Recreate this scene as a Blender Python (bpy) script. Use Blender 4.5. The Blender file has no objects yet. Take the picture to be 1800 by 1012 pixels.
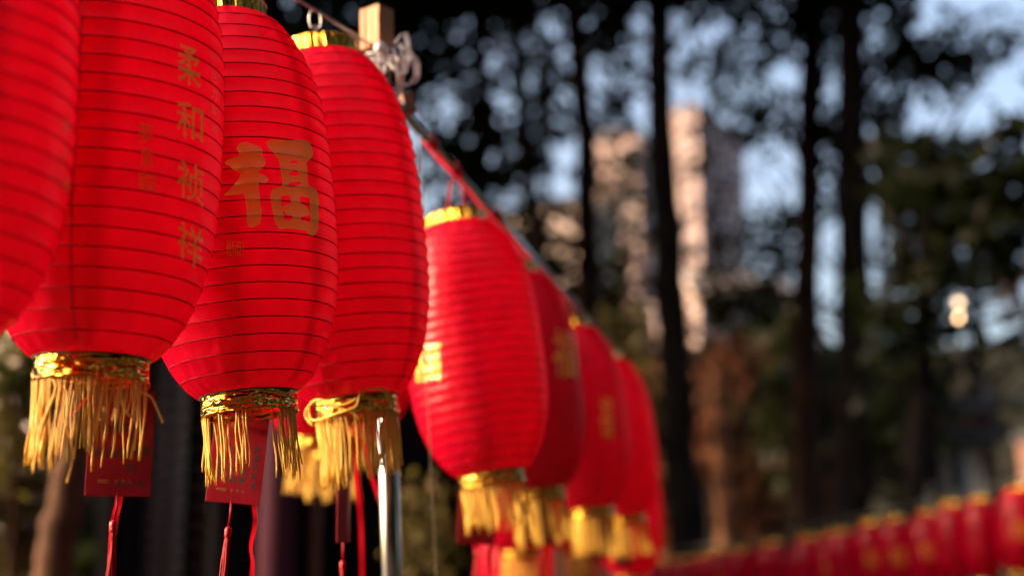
import bpy, bmesh, math, random
import numpy as np
from mathutils import Vector, Matrix
from mathutils.bvhtree import BVHTree
R = math.radians
rnd = random.Random(7)
scene = bpy.context.scene
C = scene.collection

# ------------------------------------------------------------------ camera, sky, sun, exposure
F = 2500.0                      # focal length in photo pixels (50 mm on a 36 mm frame, 1800 px wide)
PITCH = R(11.6)
CAM = Vector((0, 0, 1.5))
cam_d = bpy.data.cameras.new('camera'); cam = bpy.data.objects.new('camera', cam_d); C.objects.link(cam)
cam.location = CAM; cam.rotation_euler = (R(90) + PITCH, 0, 0)
cam_d.sensor_width = 36; cam_d.lens = 50; cam_d.clip_start = 0.05; cam_d.clip_end = 3000
cam_d.dof.use_dof = True; cam_d.dof.focus_distance = 1.72; cam_d.dof.aperture_fstop = 1.95
scene.camera = cam
CR, CU, CF = Vector((1, 0, 0)), Vector((0, -math.sin(PITCH), math.cos(PITCH))), Vector((0, math.cos(PITCH), math.sin(PITCH)))

def at(px, py, d):
    """Point of the world seen at photo pixel (px, py), d metres in front of the camera."""
    return CAM + CR * ((px - 900) / F * d) + CU * ((506 - py) / F * d) + CF * d

SUN_EL, SUN_AZ = R(21), R(-95)     # azimuth from +Y towards +X
w = bpy.data.worlds.new('World'); scene.world = w; w.use_nodes = True
nt = w.node_tree; nt.nodes.clear()
sky = nt.nodes.new('ShaderNodeTexSky'); sky.sky_type = 'NISHITA'; sky.sun_disc = False
sky.sun_elevation = SUN_EL; sky.sun_rotation = SUN_AZ; sky.altitude = 200; sky.air_density = 0.85; sky.dust_density = 8.0; sky.ozone_density = 0.0
bg = nt.nodes.new('ShaderNodeBackground'); bg.inputs['Strength'].default_value = 0.15
wo = nt.nodes.new('ShaderNodeOutputWorld')
nt.links.new(sky.outputs[0], bg.inputs[0]); nt.links.new(bg.outputs[0], wo.inputs[0])
sd = bpy.data.lights.new('sun', 'SUN'); sd.energy = 2.8; sd.angle = R(0.5); sd.color = (1.0, 0.80, 0.58)
sun = bpy.data.objects.new('sun', sd); C.objects.link(sun)
TO_SUN = Vector((math.sin(SUN_AZ) * math.cos(SUN_EL), math.cos(SUN_AZ) * math.cos(SUN_EL), math.sin(SUN_EL)))
sun.rotation_euler = TO_SUN.to_track_quat('Z', 'Y').to_euler(); sun.location = TO_SUN * 30 + Vector((0, 0, 5))
vs = scene.view_settings
vs.view_transform = 'Standard'; vs.look = 'None'; vs.exposure = 1.72; vs.gamma = 1.0; vs.use_curve_mapping = False
scene.cycles.use_denoising = True
scene.cycles.max_bounces = 10; scene.cycles.diffuse_bounces = 6; scene.cycles.transmission_bounces = 6

# ------------------------------------------------------------------ materials
def new_mat(name):
    m = bpy.data.materials.new(name); m.use_nodes = True
    n = m.node_tree.nodes; p = n['Principled BSDF']
    return m, m.node_tree, n, p

def noise_col(t, scale, c0, c1, detail=6, coord='Object', lo=.35, hi=.65, stretch=None):
    n = t.nodes; tc = n.new('ShaderNodeTexCoord'); tx = n.new('ShaderNodeTexNoise'); cr = n.new('ShaderNodeValToRGB')
    tx.inputs['Scale'].default_value = scale; tx.inputs['Detail'].default_value = detail
    src = tc.outputs[coord]
    if stretch:
        mp = n.new('ShaderNodeMapping'); mp.inputs['Scale'].default_value = stretch
        t.links.new(src, mp.inputs[0]); src = mp.outputs[0]
    t.links.new(src, tx.inputs['Vector']); t.links.new(tx.outputs['Fac'], cr.inputs[0])
    cr.color_ramp.elements[0].position = lo; cr.color_ramp.elements[1].position = hi
    cr.color_ramp.elements[0].color = (*c0, 1); cr.color_ramp.elements[1].color = (*c1, 1)
    return cr.outputs[0], tx.outputs['Fac']

def plain(name, c0, c1=None, rough=.6, scale=8, metal=0, bump=0, bscale=None, stretch=None, spec=.5, lo=.35, hi=.65):
    m, t, n, p = new_mat(name)
    col, fac = noise_col(t, scale, c0, c1 or tuple(x * .8 for x in c0), stretch=stretch, lo=lo, hi=hi)
    t.links.new(col, p.inputs['Base Color'])
    p.inputs['Roughness'].default_value = rough; p.inputs['Metallic'].default_value = metal
    p.inputs['Specular IOR Level'].default_value = spec
    if bump:
        if bscale:
            _, fac = noise_col(t, bscale, (0, 0, 0), (1, 1, 1), stretch=stretch)
        b = n.new('ShaderNodeBump'); b.inputs['Strength'].default_value = bump; b.inputs['Distance'].default_value = .01
        t.links.new(fac, b.inputs['Height']); t.links.new(b.outputs[0], p.inputs['Normal'])
    return m

def cloth(name, refl0, refl1, trans, tfac, gloss=.06, grough=.32, wscale=900, bump=.25, crease=14):
    """Thin cloth or paper: reflects one part of the light and lets another part through."""
    m = bpy.data.materials.new(name); m.use_nodes = True; t = m.node_tree; n = t.nodes; n.clear()
    out = n.new('ShaderNodeOutputMaterial'); df = n.new('ShaderNodeBsdfDiffuse'); tr = n.new('ShaderNodeBsdfTranslucent')
    gl = n.new('ShaderNodeBsdfGlossy'); m1 = n.new('ShaderNodeMixShader'); m2 = n.new('ShaderNodeMixShader')
    gl.inputs['Roughness'].default_value = grough; gl.inputs['Color'].default_value = (1, .82, .8, 1)
    col, _ = noise_col(t, 30, refl0, refl1, detail=8)
    t.links.new(col, df.inputs['Color'])
    tcol, _ = noise_col(t, 22, trans, tuple(x * .82 for x in trans), detail=9, lo=.3, hi=.75)
    t.links.new(tcol, tr.inputs['Color'])
    m1.inputs[0].default_value = tfac
    t.links.new(df.outputs[0], m1.inputs[1]); t.links.new(tr.outputs[0], m1.inputs[2])
    fr = n.new('ShaderNodeLayerWeight'); fr.inputs['Blend'].default_value = .25
    mu = n.new('ShaderNodeMath'); mu.operation = 'MULTIPLY_ADD'; mu.inputs[1].default_value = gloss * 1.5; mu.inputs[2].default_value = gloss * .6
    t.links.new(fr.outputs['Fresnel'], mu.inputs[0]); t.links.new(mu.outputs[0], m2.inputs[0])
    t.links.new(m1.outputs[0], m2.inputs[1]); t.links.new(gl.outputs[0], m2.inputs[2])
    # weave and soft creases
    _, f1 = noise_col(t, wscale, (0, 0, 0), (1, 1, 1), detail=2)
    _, f2 = noise_col(t, crease, (0, 0, 0), (1, 1, 1), detail=4, stretch=(1, 1, .35))
    ad = n.new('ShaderNodeMath'); ad.operation = 'MULTIPLY_ADD'; ad.inputs[1].default_value = .06
    t.links.new(f1, ad.inputs[0]); t.links.new(f2, ad.inputs[2])
    b = n.new('ShaderNodeBump'); b.inputs['Strength'].default_value = bump; b.inputs['Distance'].default_value = .012
    t.links.new(ad.outputs[0], b.inputs['Height'])
    for s in (df, tr, gl): t.links.new(b.outputs[0], s.inputs['Normal'])
    t.links.new(m2.outputs[0], out.inputs[0])
    return m

M = {}
M['fabric'] = cloth('red_lantern_cloth', (.58, .0008, .026), (.53, .0007, .022), (.79, .0005, .092), .62, gloss=.03, grough=.24, bump=.5)
M['seam'] = cloth('red_cloth_seam', (.45, .003, .012), (.4, .003, .01), (.6, .003, .02), .35)
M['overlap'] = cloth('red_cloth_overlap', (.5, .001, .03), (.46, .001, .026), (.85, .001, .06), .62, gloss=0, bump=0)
def see_through(m, k):
    t = m.node_tree; out = t.nodes['Material Output']; src = out.inputs[0].links[0].from_socket
    tp = t.nodes.new('ShaderNodeBsdfTransparent'); mx = t.nodes.new('ShaderNodeMixShader'); mx.inputs[0].default_value = k
    t.links.new(src, mx.inputs[1]); t.links.new(tp.outputs[0], mx.inputs[2]); t.links.new(mx.outputs[0], out.inputs[0])
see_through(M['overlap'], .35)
M['rib'] = plain('rib_thread', (.20, .004, .013), (.14, .003, .009), rough=.8, spec=.05)
M['print'] = cloth('gold_print', (1, .74, .07), (.97, .66, .06), (1, .6, .06), .47, gloss=.09, bump=.1)
M['seal'] = cloth('faded_gold_print', (.85, .28, .03), (.8, .2, .03), (.9, .2, .03), .4, gloss=.04, bump=.1)
M['cord'] = cloth('yellow_fringe_cord', (.88, .54, .055), (.78, .44, .04), (.8, .42, .04), .22, gloss=.08, grough=.4, wscale=1500, bump=.8)
M['ribbon'] = cloth('red_satin_ribbon', (.5, .003, .014), (.42, .002, .010), (.6, .003, .014), .35, gloss=.04, grough=.3)
M['tassel'] = cloth('red_silk_thread', (.5, .003, .014), (.36, .002, .010), (.5, .003, .012), .2, gloss=.035, grough=.35)
M['card'] = cloth('red_card', (.24, .004, .014), (.20, .003, .011), (.25, .002, .008), .10, gloss=.05, bump=.12)
M['ink'] = plain('black_ink', (.012, .010, .012), (.02, .012, .014), rough=.5)
M['card_gold'] = plain('gold_card_print', (.45, .16, .05), (.38, .12, .04), rough=.4, metal=.3)
def foil(name, sx, sy, sz, bump):
    m, t, n, p = new_mat(name)
    p.inputs['Metallic'].default_value = 1; p.inputs['Roughness'].default_value = .07
    col, _ = noise_col(t, 40, (.76, .42, .06), (.62, .31, .035)); t.links.new(col, p.inputs['Base Color'])
    _, f = noise_col(t, 1.0, (0, 0, 0), (1, 1, 1), detail=1.5, stretch=(sx, sy, sz))
    b = n.new('ShaderNodeBump'); b.inputs['Strength'].default_value = bump; b.inputs['Distance'].default_value = .014
    t.links.new(f, b.inputs['Height']); t.links.new(b.outputs[0], p.inputs['Normal'])
    return m
M['foil_top'] = foil('gold_foil_fluted', 190, 190, 9, .9)
M['foil_bottom'] = foil('gold_foil_crumpled', 34, 34, 150, 1)
M['steel'] = plain('polished_steel', (.5, .49, .48), (.42, .41, .41), rough=.15, metal=1, scale=20)
M['steel_dull'] = plain('grey_steel_cable', (.42, .40, .39), (.28, .27, .27), rough=.38, metal=.9, scale=60)
M['rubber'] = plain('dark_rivet', (.03, .03, .03), rough=.4)
M['wood'] = plain('raw_timber', (.48, .215, .10), (.38, .155, .07), rough=.75, scale=22, stretch=(14, 14, 1), bump=.3)
M['wood_dark'] = plain('weathered_brown_timber', (.19, .08, .045), (.13, .055, .03), rough=.7, scale=22, stretch=(8, 8, 1), bump=.3)
M['plastic'] = cloth('clear_plastic_string', (.66, .62, .64), (.5, .48, .5), (.7, .66, .66), .4, gloss=.2, grough=.2)
M['twine'] = plain('brown_twine', (.10, .06, .035), (.07, .04, .025), rough=.9, scale=90)
M['redcord'] = plain('red_cord', (.55, .012, .02), (.4, .008, .014), rough=.6, scale=80)

def bark(name, a, b):
    return plain(name, a, b, rough=.95, scale=9, stretch=(1, 1, .22), bump=1.0, spec=.1)
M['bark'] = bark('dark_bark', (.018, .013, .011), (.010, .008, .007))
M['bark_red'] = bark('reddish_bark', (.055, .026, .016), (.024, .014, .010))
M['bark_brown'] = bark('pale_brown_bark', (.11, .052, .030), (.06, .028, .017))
M['bark_rust'] = bark('rusty_peeling_bark', (.34, .15, .075), (.22, .09, .045))  # paler bark, standing in for sunlight on the thin trunk
def leaf(name, a, b, tr, tf=.3, spec=.02):
    m = cloth(name, a, b, tr, tf, gloss=spec, grough=.35, wscale=50, bump=0)
    return m
M['leaf_dark'] = leaf('dark_needles', (.016, .022, .010), (.022, .021, .010), (.02, .03, .006), .2, 0)
M['leaf_green'] = leaf('evergreen_leaves', (.020, .032, .012), (.032, .036, .011), (.04, .06, .008), .28, .03)
M['leaf_olive'] = leaf('olive_leaves', (.075, .07, .024), (.11, .06, .022), (.10, .09, .015), .35, .01)
M['leaf_rust'] = leaf('rust_leaves', (.36, .14, .07), (.26, .10, .05), (.28, .09, .03), .35, .01)
M['leaf_lime'] = leaf('yellow_green_leaves', (.13, .12, .025), (.17, .10, .02), (.18, .16, .02), .4, .12)

# ------------------------------------------------------------------ mesh helpers
class MB:
    def __init__(s): s.v = []; s.f = []
    def add(s, v, f):
        o = len(s.v); s.v += [tuple(x) for x in v]; s.f += [tuple(i + o for i in q) for q in f]
    def tube(s, pts, r, n=8, cap=True, closed=False):
        pts = [Vector(p) for p in pts]; k = len(pts)
        rr = r if hasattr(r, '__len__') else [r] * k
        v = []; f = []; up = None
        for i, p in enumerate(pts):
            if closed: d = pts[(i + 1) % k] - pts[i - 1]
            else: d = pts[min(i + 1, k - 1)] - pts[max(i - 1, 0)]
            d.normalize()
            if up is None:
                up = d.orthogonal()
            up = (up - d * up.dot(d))
            up = up.normalized() if up.length > 1e-6 else d.orthogonal()
            b = d.cross(up)
            for j in range(n):
                a = 2 * math.pi * j / n
                v.append(p + (up * math.cos(a) + b * math.sin(a)) * rr[i])
        for i in range(k if closed else k - 1):
            i2 = (i + 1) % k
            for j in range(n):
                j2 = (j + 1) % n
                f.append((i * n + j, i * n + j2, i2 * n + j2, i2 * n + j))
        if cap and not closed:
            f.append(tuple(range(n - 1, -1, -1))); f.append(tuple(range((k - 1) * n, k * n)))
        s.add(v, f); return s
    def lathe(s, prof, n=48, mod=None, cap=False):
        v = []; f = []
        for i, (r, z) in enumerate(prof):
            for j in range(n):
                a = 2 * math.pi * j / n
                q = r * (mod(i, a) if mod else 1)
                v.append((q * math.sin(a), -q * math.cos(a), z))
        for i in range(len(prof) - 1):
            for j in range(n):
                j2 = (j + 1) % n
                f.append((i * n + j, i * n + j2, (i + 1) * n + j2, (i + 1) * n + j))
        if cap:
            f.append(tuple(range(n - 1, -1, -1))); f.append(tuple(range((len(prof) - 1) * n, len(prof) * n)))
        s.add(v, f); return s
    def box(s, c, size, mat=None):
        x, y, z = (q / 2 for q in size); c = Vector(c)
        v = [Vector((i * x, j * y, k * z)) for i in (-1, 1) for j in (-1, 1) for k in (-1, 1)]
        if mat is not None: v = [mat @ q for q in v]
        s.add([c + q for q in v], [(0, 1, 3, 2), (4, 6, 7, 5), (0, 4, 5, 1), (2, 3, 7, 6), (0, 2, 6, 4), (1, 5, 7, 3)]); return s
    def strip(s, pts, side, wd):
        """Flat ribbon along pts; side(i) gives its half-width direction."""
        v = []; f = []
        for i, p in enumerate(pts):
            q = Vector(side(i)).normalized() * (wd if not hasattr(wd, '__len__') else wd[i]) / 2
            v += [Vector(p) - q, Vector(p) + q]
        for i in range(len(pts) - 1): f.append((2 * i, 2 * i + 1, 2 * i + 3, 2 * i + 2))
        s.add(v, f); return s
    def mesh(s, name, mat, smooth=True):
        me = bpy.data.meshes.new(name); me.from_pydata(s.v, [], s.f); me.materials.append(mat)
        if smooth: me.polygons.foreach_set('use_smooth', [True] * len(me.polygons))
        me.update(); return me
    def obj(s, name, mat, parent=None, smooth=True, kind=None, bevel=0):
        o = link(name, s.mesh(name, mat, smooth), parent)
        if kind: o['kind'] = kind
        if bevel:
            b = o.modifiers.new('bevel', 'BEVEL'); b.width = bevel; b.segments = 2; b.limit_method = 'ANGLE'
        return o

def link(name, data, parent=None):
    o = bpy.data.objects.new(name, data); C.objects.link(o)
    if parent: o.parent = parent
    return o
def tag(o, label, cat, group=None):
    o['label'] = label; o['category'] = cat
    if group: o['group'] = group
    return o
def thing(name, label, cat, mat=None, group=None):
    o = bpy.data.objects.new(name, None); C.objects.link(o); o.empty_display_size = .05
    if mat is not None: o.matrix_world = mat if isinstance(mat, Matrix) else Matrix.Translation(mat)
    return tag(o, label, cat, group)
def dup(root, label=None, mat=None):
    r = root.copy(); C.objects.link(r)
    if mat is not None: r.matrix_world = mat
    if label: r['label'] = label
    for ch in list(root.children):
        c = ch.copy(); C.objects.link(c); c.parent = r
        for g in ch.children:
            d = g.copy(); C.objects.link(d); d.parent = c
    return r

# ------------------------------------------------------------------ the ground, the hill, far buildings
def grid_sheet(name, x0, x1, y0, y1, nx, ny, hf, mat):
    v = []; f = []
    for j in range(ny + 1):
        for i in range(nx + 1):
            x = x0 + (x1 - x0) * i / nx; y = y0 + (y1 - y0) * j / ny
            v.append((x, y, hf(x, y)))
    for j in range(ny):
        for i in range(nx):
            a = j * (nx + 1) + i; f.append((a, a + 1, a + nx + 2, a + nx + 1))
    b = MB(); b.v = v; b.f = f
    o = b.obj(name, mat); o['kind'] = 'structure'; return o
M['earth'] = plain('packed_earth', (.045, .034, .024), (.028, .023, .015), rough=.95, scale=3, bump=.5, spec=.1)
M['hill'] = plain('wooded_hill', (.028, .022, .014), (.018, .018, .010), rough=1, scale=.25, spec=.05)
ground = grid_sheet('ground', -900, 900, -40, 1600, 60, 60, lambda x, y: 0.0, M['earth'])
def hillf(x, y):
    a = math.exp(-((x - 10) / 60) ** 2) * math.exp(-((y - 120) / 36) ** 2) * 20
    b = math.exp(-((x - 55) / 30) ** 2) * math.exp(-((y - 130) / 34) ** 2) * 10
    return a + b - 1.2 + math.sin(x * .3) * .4 + math.sin(y * .23 + x * .1) * .4
hill = grid_sheet('hill', -110, 150, 50, 220, 60, 40, hillf, M['hill'])

M['concrete_pink'] = plain('pale_pink_render', (.46, .31, .27), (.39, .26, .23), rough=.85, scale=.3)
M['concrete_cream'] = plain('cream_render', (.55, .40, .33), (.46, .33, .28), rough=.85, scale=.3)
M['concrete_grey'] = plain('grey_render', (.42, .30, .27), (.35, .26, .24), rough=.85, scale=.3)
M['roof_slab'] = plain('roof_slab_brown', (.20, .13, .10), (.15, .10, .08), rough=.9, scale=.5)
M['glass_dark'] = plain('dark_window_glass', (.05, .055, .065), (.08, .08, .09), rough=.12, scale=.4)

def tower(name, label, px, d, wx, wy, ztop, rot, mat, storey=3.1, bay=3.4, extra=None):
    base = at(px, 900, d); base.z = 0
    t = thing(name, label, 'building', Matrix.Translation(base) @ Matrix.Rotation(rot, 4, 'Z'))
    MB().box((0, 0, ztop / 2), (wx, wy, ztop)).obj('wall', mat, t, smooth=False)
    MB().box((0, 0, ztop + .4), (wx + .8, wy + .8, .8)).obj('roof', M['roof_slab'], t, smooth=False)
    if extra:
        for (ex, ey, ew, eh) in extra:
            MB().box((ex, ey, ztop + .8 + eh / 2), (ew, ew, eh)).obj('roof_house', mat, t, smooth=False)
    g = MB(); s = MB(); bal = MB()
    for z in np.arange(2, ztop - 2, storey):
        for (ln, off, ax) in ((wx, wy, 0), (wy, wx, 1)):
            n = max(1, int(ln / bay))
            for i in range(n):
                c = -ln / 2 + (i + .5) * ln / n
                for sg in (-1, 1):
                    if ax == 0:
                        g.box((c, sg * (off / 2 + .02), z + .9), (1.7, .12, 1.6)); s.box((c, sg * (off / 2 + .12), z), (2.0, .3, .16))
                        if i % 3 == 1: bal.box((c, sg * (off / 2 + .55), z - .1), (2.8, 1.1, .9))
                    else:
                        g.box((sg * (off / 2 + .02), c, z + .9), (.12, 1.7, 1.6)); s.box((sg * (off / 2 + .12), c, z), (.3, 2.0, .16))
                        if i % 3 == 1: bal.box((sg * (off / 2 + .55), c, z - .1), (1.1, 2.8, .9))
    o = g.obj('window', M['glass_dark'], t, smooth=False); o['kind'] = 'stuff'
    o = s.obj('sill', mat, t, smooth=False); o['kind'] = 'stuff'
    o = bal.obj('balcony', mat, t, smooth=False); o['kind'] = 'stuff'
    return t
def zpx(py, d): return at(900, py, d).z
tower('apartment_tower', 'tall far apartment tower with one sunlit flank, rising beyond the trees', 1252, 300, 26, 9.5, zpx(180, 300), R(58), M['concrete_pink'], extra=[(-1, 0, 3.5, 3.0)])
tower('apartment_block', 'pink sunlit apartment block left of the tall tower behind the trunks', 1094, 260, 7, 11.5, zpx(212, 260), R(64), M['concrete_pink'], extra=[(1, 1, 3, 2.4)])
tower('apartment_block', 'cream sunlit block, lower and farther left than the pink one', 985, 240, 8, 20, zpx(350, 240), R(58), M['concrete_cream'])
tower('apartment_block', 'grey narrow block between the pink block and the tall tower', 1160, 330, 10, 10, zpx(300, 330), R(50), M['concrete_grey'])
# low pitched hall in front of the tower
d = 150
b0 = at(1290, 900, d); b0.z = 0
hall = thing('hall', 'long low hall with a sunlit pinkish roof below the tall tower', 'building', Matrix.Translation(b0) @ Matrix.Rotation(R(24), 4, 'Z'))
hz = zpx(520, d)
MB().box((0, 0, hz / 2), (13, 9, hz)).obj('wall', M['concrete_pink'], hall, smooth=False)
rb = MB(); rb.add([(-7, -5, hz), (7, -5, hz + .3), (7, 5, hz), (-7, 5, hz), (-6, 0, hz + 3.0), (6.5, 0, hz + 3.6)],
                  [(0, 1, 5, 4), (2, 3, 4, 5), (0, 4, 3), (1, 2, 5), (0, 3, 2, 1)])
rb.obj('roof', M['concrete_cream'], hall, smooth=False)
gw = MB()
for i in range(6): gw.box((-5.4 + i * 2.1, -4.52, hz - 2), (1.2, .1, 1.6))
o = gw.obj('window', M['glass_dark'], hall, smooth=False); o['kind'] = 'stuff'

# ------------------------------------------------------------------ trees
def leaf_cloud(clumps, size, seed, flat=.4):
    """Leaf-sized faces spread through soft-edged ellipsoids: (centre, radii, count)."""
    g = np.random.default_rng(seed); V = []
    for c, r, n in clumps:
        n = max(3, int(n))
        p = g.normal(size=(n, 3)); p /= np.linalg.norm(p, axis=1)[:, None]
        p *= g.random((n, 1)) ** .5 * (.7 + .6 * g.random((n, 1)))
        # part of the leaves gather in small sprays
        k = max(3, n // 9); q = g.normal(size=(k, 3)); q /= np.linalg.norm(q, axis=1)[:, None]; q *= g.random((k, 1)) ** .4 * 1.05
        near = (g.random((n, 1)) < .45)
        p = np.where(near, q[g.integers(0, k, n)] + g.normal(size=(n, 3)) * size * .9 / np.array(r), p)
        p = p * np.array(r) + np.array(c)
        a = g.normal(size=(n, 3)); a /= np.linalg.norm(a, axis=1)[:, None]
        b = np.cross(a, g.normal(size=(n, 3))); b /= np.linalg.norm(b, axis=1)[:, None]
        s = size * (.5 + 1.0 * g.random((n, 1)))
        V.append(np.stack([p - a * s, p + b * s * flat + a * s * .1, p + a * s, p - b * s * flat + a * s * .1], 1))
    V = np.concatenate(V).reshape(-1, 3); n = len(V) // 4
    me = bpy.data.meshes.new('crown'); me.vertices.add(n * 4); me.vertices.foreach_set('co', V.ravel())
    me.loops.add(n * 4); me.loops.foreach_set('vertex_index', np.arange(n * 4))
    me.polygons.add(n); me.polygons.foreach_set('loop_start', np.arange(n) * 4); me.polygons.foreach_set('loop_total', np.full(n, 4))
    me.update(); return me

def tree(name, label, trunk, d, leafm, barkm, clumps, size=.09, seed=1, limbs=(), group=None, cat='tree', dens=1.3, high=None, over=()):
    """trunk: [(px, py, width_px)...] from the top down; clumps: (px, py, rx_px, ry_px, share covered, depth offset)."""
    pts = [at(a, b, d) for a, b, _ in trunk]; rr = [q / F * d / 2 * 1.2 for _, _, q in trunk]
    pts = pts[::-1]; rr = rr[::-1]
    base = pts[0].copy(); base.z = 0
    base.x += (pts[0].x - pts[1].x) * .2
    t = thing(name, label, cat, base, group)
    if pts[0].z > .05:
        pts = [base] + pts; rr = [rr[0] * 1.35] + rr
    # smooth the polyline and roughen the radius
    P = []; Q = []
    for i in range(len(pts) - 1):
        for k in range(6):
            u = k / 6
            P.append(pts[i].lerp(pts[i + 1], u) - base); Q.append((rr[i] * (1 - u) + rr[i + 1] * u) * (1 + rnd.uniform(-.06, .06)))
    P.append(pts[-1] - base); Q.append(rr[-1])
    for i in range(1, len(P) - 1): P[i] = P[i] + Vector((rnd.uniform(-1, 1), rnd.uniform(-1, 1), 0)) * Q[i] * .12
    MB().tube(P, Q, 10).obj('trunk', barkm, t)
    for lb in limbs:
        lp = [at(a, b, d + dd) - base for a, b, _, dd in lb]; lr = [q / F * d / 2 for _, _, q, _ in lb]
        MB().tube(lp, lr, 7).obj('limb', barkm, t)
    if cat == 'tree' and name != 'leaning_tree':
        g = random.Random(seed * 7); tb = MB()
        for k in range(26):
            i = g.randrange(len(P) // 4, len(P) - 1); p = P[i]; a = g.uniform(0, 6.28); ln = g.uniform(.5, 1.5) * d / 16; rise = g.uniform(-.1, .9)
            q = [p]; v = Vector((math.cos(a), math.sin(a), rise)).normalized()
            for m in range(4):
                q.append(q[-1] + v * ln / 4); v = (v + Vector((g.uniform(-.35, .35), g.uniform(-.35, .35), g.uniform(-.25, .3)))).normalized()
                if m >= 1:
                    sv = (v + Vector((g.uniform(-.9, .9), g.uniform(-.9, .9), g.uniform(-.2, .7)))).normalized()
                    tb.tube([q[-1], q[-1] + sv * ln * .25, q[-1] + (sv + v * .4) * ln * .4], [.008, .006, .003], 4, cap=False)
            tb.tube(q, [min(Q[i] * .5, .03) * (1 - .18 * m) for m in range(5)], 5, cap=False)
        tb.obj('twigs', barkm, t)['kind'] = 'stuff'
    cl = []
    for px, py, rx, ry, n, dd in clumps:
        q = at(px, py, d + dd) - base; s = (d + dd) / F
        cl.append((q, (rx * s, max(rx, ry) * s * .7, ry * s), -math.log(1 - n) * math.pi * rx * ry * s * s / (.45 * size * size) * 1.25 * dens))
    if cl:
        link('crown', leaf_cloud(cl, size, seed), t).data.materials.append(leafm)
    if over:  # wide crowns added above the view to cut the skylight
        link('crown', leaf_cloud([(Vector(c) - base, r, n) for c, r, n in over], .34, seed + 400, .5), t).data.materials.append(leafm)
    if high:
        cl = []
        for px, py, rx, ry, n, dd in high:
            q = at(px, py, d + dd) - base; s = (d + dd) / F
            cl.append((q, (rx * s, rx * s, ry * s), n))
        link('crown', leaf_cloud(cl, size * 2.2, seed + 200, .5), t).data.materials.append(leafm)
    return t
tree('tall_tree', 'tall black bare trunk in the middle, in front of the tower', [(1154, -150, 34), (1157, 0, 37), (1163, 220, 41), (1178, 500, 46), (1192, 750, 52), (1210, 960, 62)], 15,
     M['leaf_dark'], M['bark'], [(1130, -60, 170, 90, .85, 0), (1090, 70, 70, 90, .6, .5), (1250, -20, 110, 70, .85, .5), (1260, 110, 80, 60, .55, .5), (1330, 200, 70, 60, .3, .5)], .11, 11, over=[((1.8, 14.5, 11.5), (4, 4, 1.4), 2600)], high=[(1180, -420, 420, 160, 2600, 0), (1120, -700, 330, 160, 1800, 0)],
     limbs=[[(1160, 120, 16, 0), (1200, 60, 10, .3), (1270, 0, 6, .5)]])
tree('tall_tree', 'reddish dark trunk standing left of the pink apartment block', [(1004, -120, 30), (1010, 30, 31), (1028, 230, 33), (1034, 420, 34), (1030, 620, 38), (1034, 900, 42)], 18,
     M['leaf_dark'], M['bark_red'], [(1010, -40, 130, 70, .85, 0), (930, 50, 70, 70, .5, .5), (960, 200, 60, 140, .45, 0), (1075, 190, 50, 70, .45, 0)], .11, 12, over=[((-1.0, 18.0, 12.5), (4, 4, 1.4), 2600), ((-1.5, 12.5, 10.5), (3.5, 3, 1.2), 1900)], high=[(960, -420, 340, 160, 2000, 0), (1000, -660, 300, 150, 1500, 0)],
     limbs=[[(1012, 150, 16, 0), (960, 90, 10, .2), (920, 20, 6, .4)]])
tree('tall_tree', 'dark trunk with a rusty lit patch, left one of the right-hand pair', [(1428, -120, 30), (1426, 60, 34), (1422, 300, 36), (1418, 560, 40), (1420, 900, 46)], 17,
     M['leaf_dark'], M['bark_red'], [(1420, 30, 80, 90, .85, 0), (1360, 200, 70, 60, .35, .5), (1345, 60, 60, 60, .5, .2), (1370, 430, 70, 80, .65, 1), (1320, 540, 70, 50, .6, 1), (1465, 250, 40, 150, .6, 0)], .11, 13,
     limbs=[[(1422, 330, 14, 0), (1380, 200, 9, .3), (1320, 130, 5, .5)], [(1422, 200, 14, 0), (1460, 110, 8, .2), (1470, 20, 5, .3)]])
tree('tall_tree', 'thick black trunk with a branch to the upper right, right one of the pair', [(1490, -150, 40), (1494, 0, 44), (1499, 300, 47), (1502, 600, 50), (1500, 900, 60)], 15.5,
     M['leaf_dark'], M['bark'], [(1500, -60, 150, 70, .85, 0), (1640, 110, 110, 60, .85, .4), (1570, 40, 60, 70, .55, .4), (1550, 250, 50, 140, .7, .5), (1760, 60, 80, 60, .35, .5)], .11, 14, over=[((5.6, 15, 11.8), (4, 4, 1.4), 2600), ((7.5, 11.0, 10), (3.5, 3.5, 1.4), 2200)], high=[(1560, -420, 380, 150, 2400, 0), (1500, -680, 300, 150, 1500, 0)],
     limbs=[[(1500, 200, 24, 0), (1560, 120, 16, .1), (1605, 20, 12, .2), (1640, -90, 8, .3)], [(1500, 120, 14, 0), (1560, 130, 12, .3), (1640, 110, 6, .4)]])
tree('slender_tree', 'slender wavering trunk left of the reddish trunk in the grove', [(890, -120, 20), (903, 40, 22), (918, 180, 22), (926, 300, 22), (946, 430, 22), (955, 620, 24), (958, 900, 28)], 17.5,
     M['leaf_dark'], M['bark_red'], [(880, -10, 120, 60, .8, 0), (850, 190, 50, 110, .65, 0), (960, 130, 40, 90, .45, 0), (905, 310, 60, 90, .6, .5), (945, 420, 70, 80, .6, .5), (975, 500, 80, 90, .6, 1), (1070, 520, 60, 80, .5, 1)], .12, 15,
     limbs=[[(915, 160, 13, 0), (865, 70, 9, 0), (840, -40, 6, 0)], [(922, 260, 10, 0), (960, 160, 7, 0), (985, 60, 4, 0)]])
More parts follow.
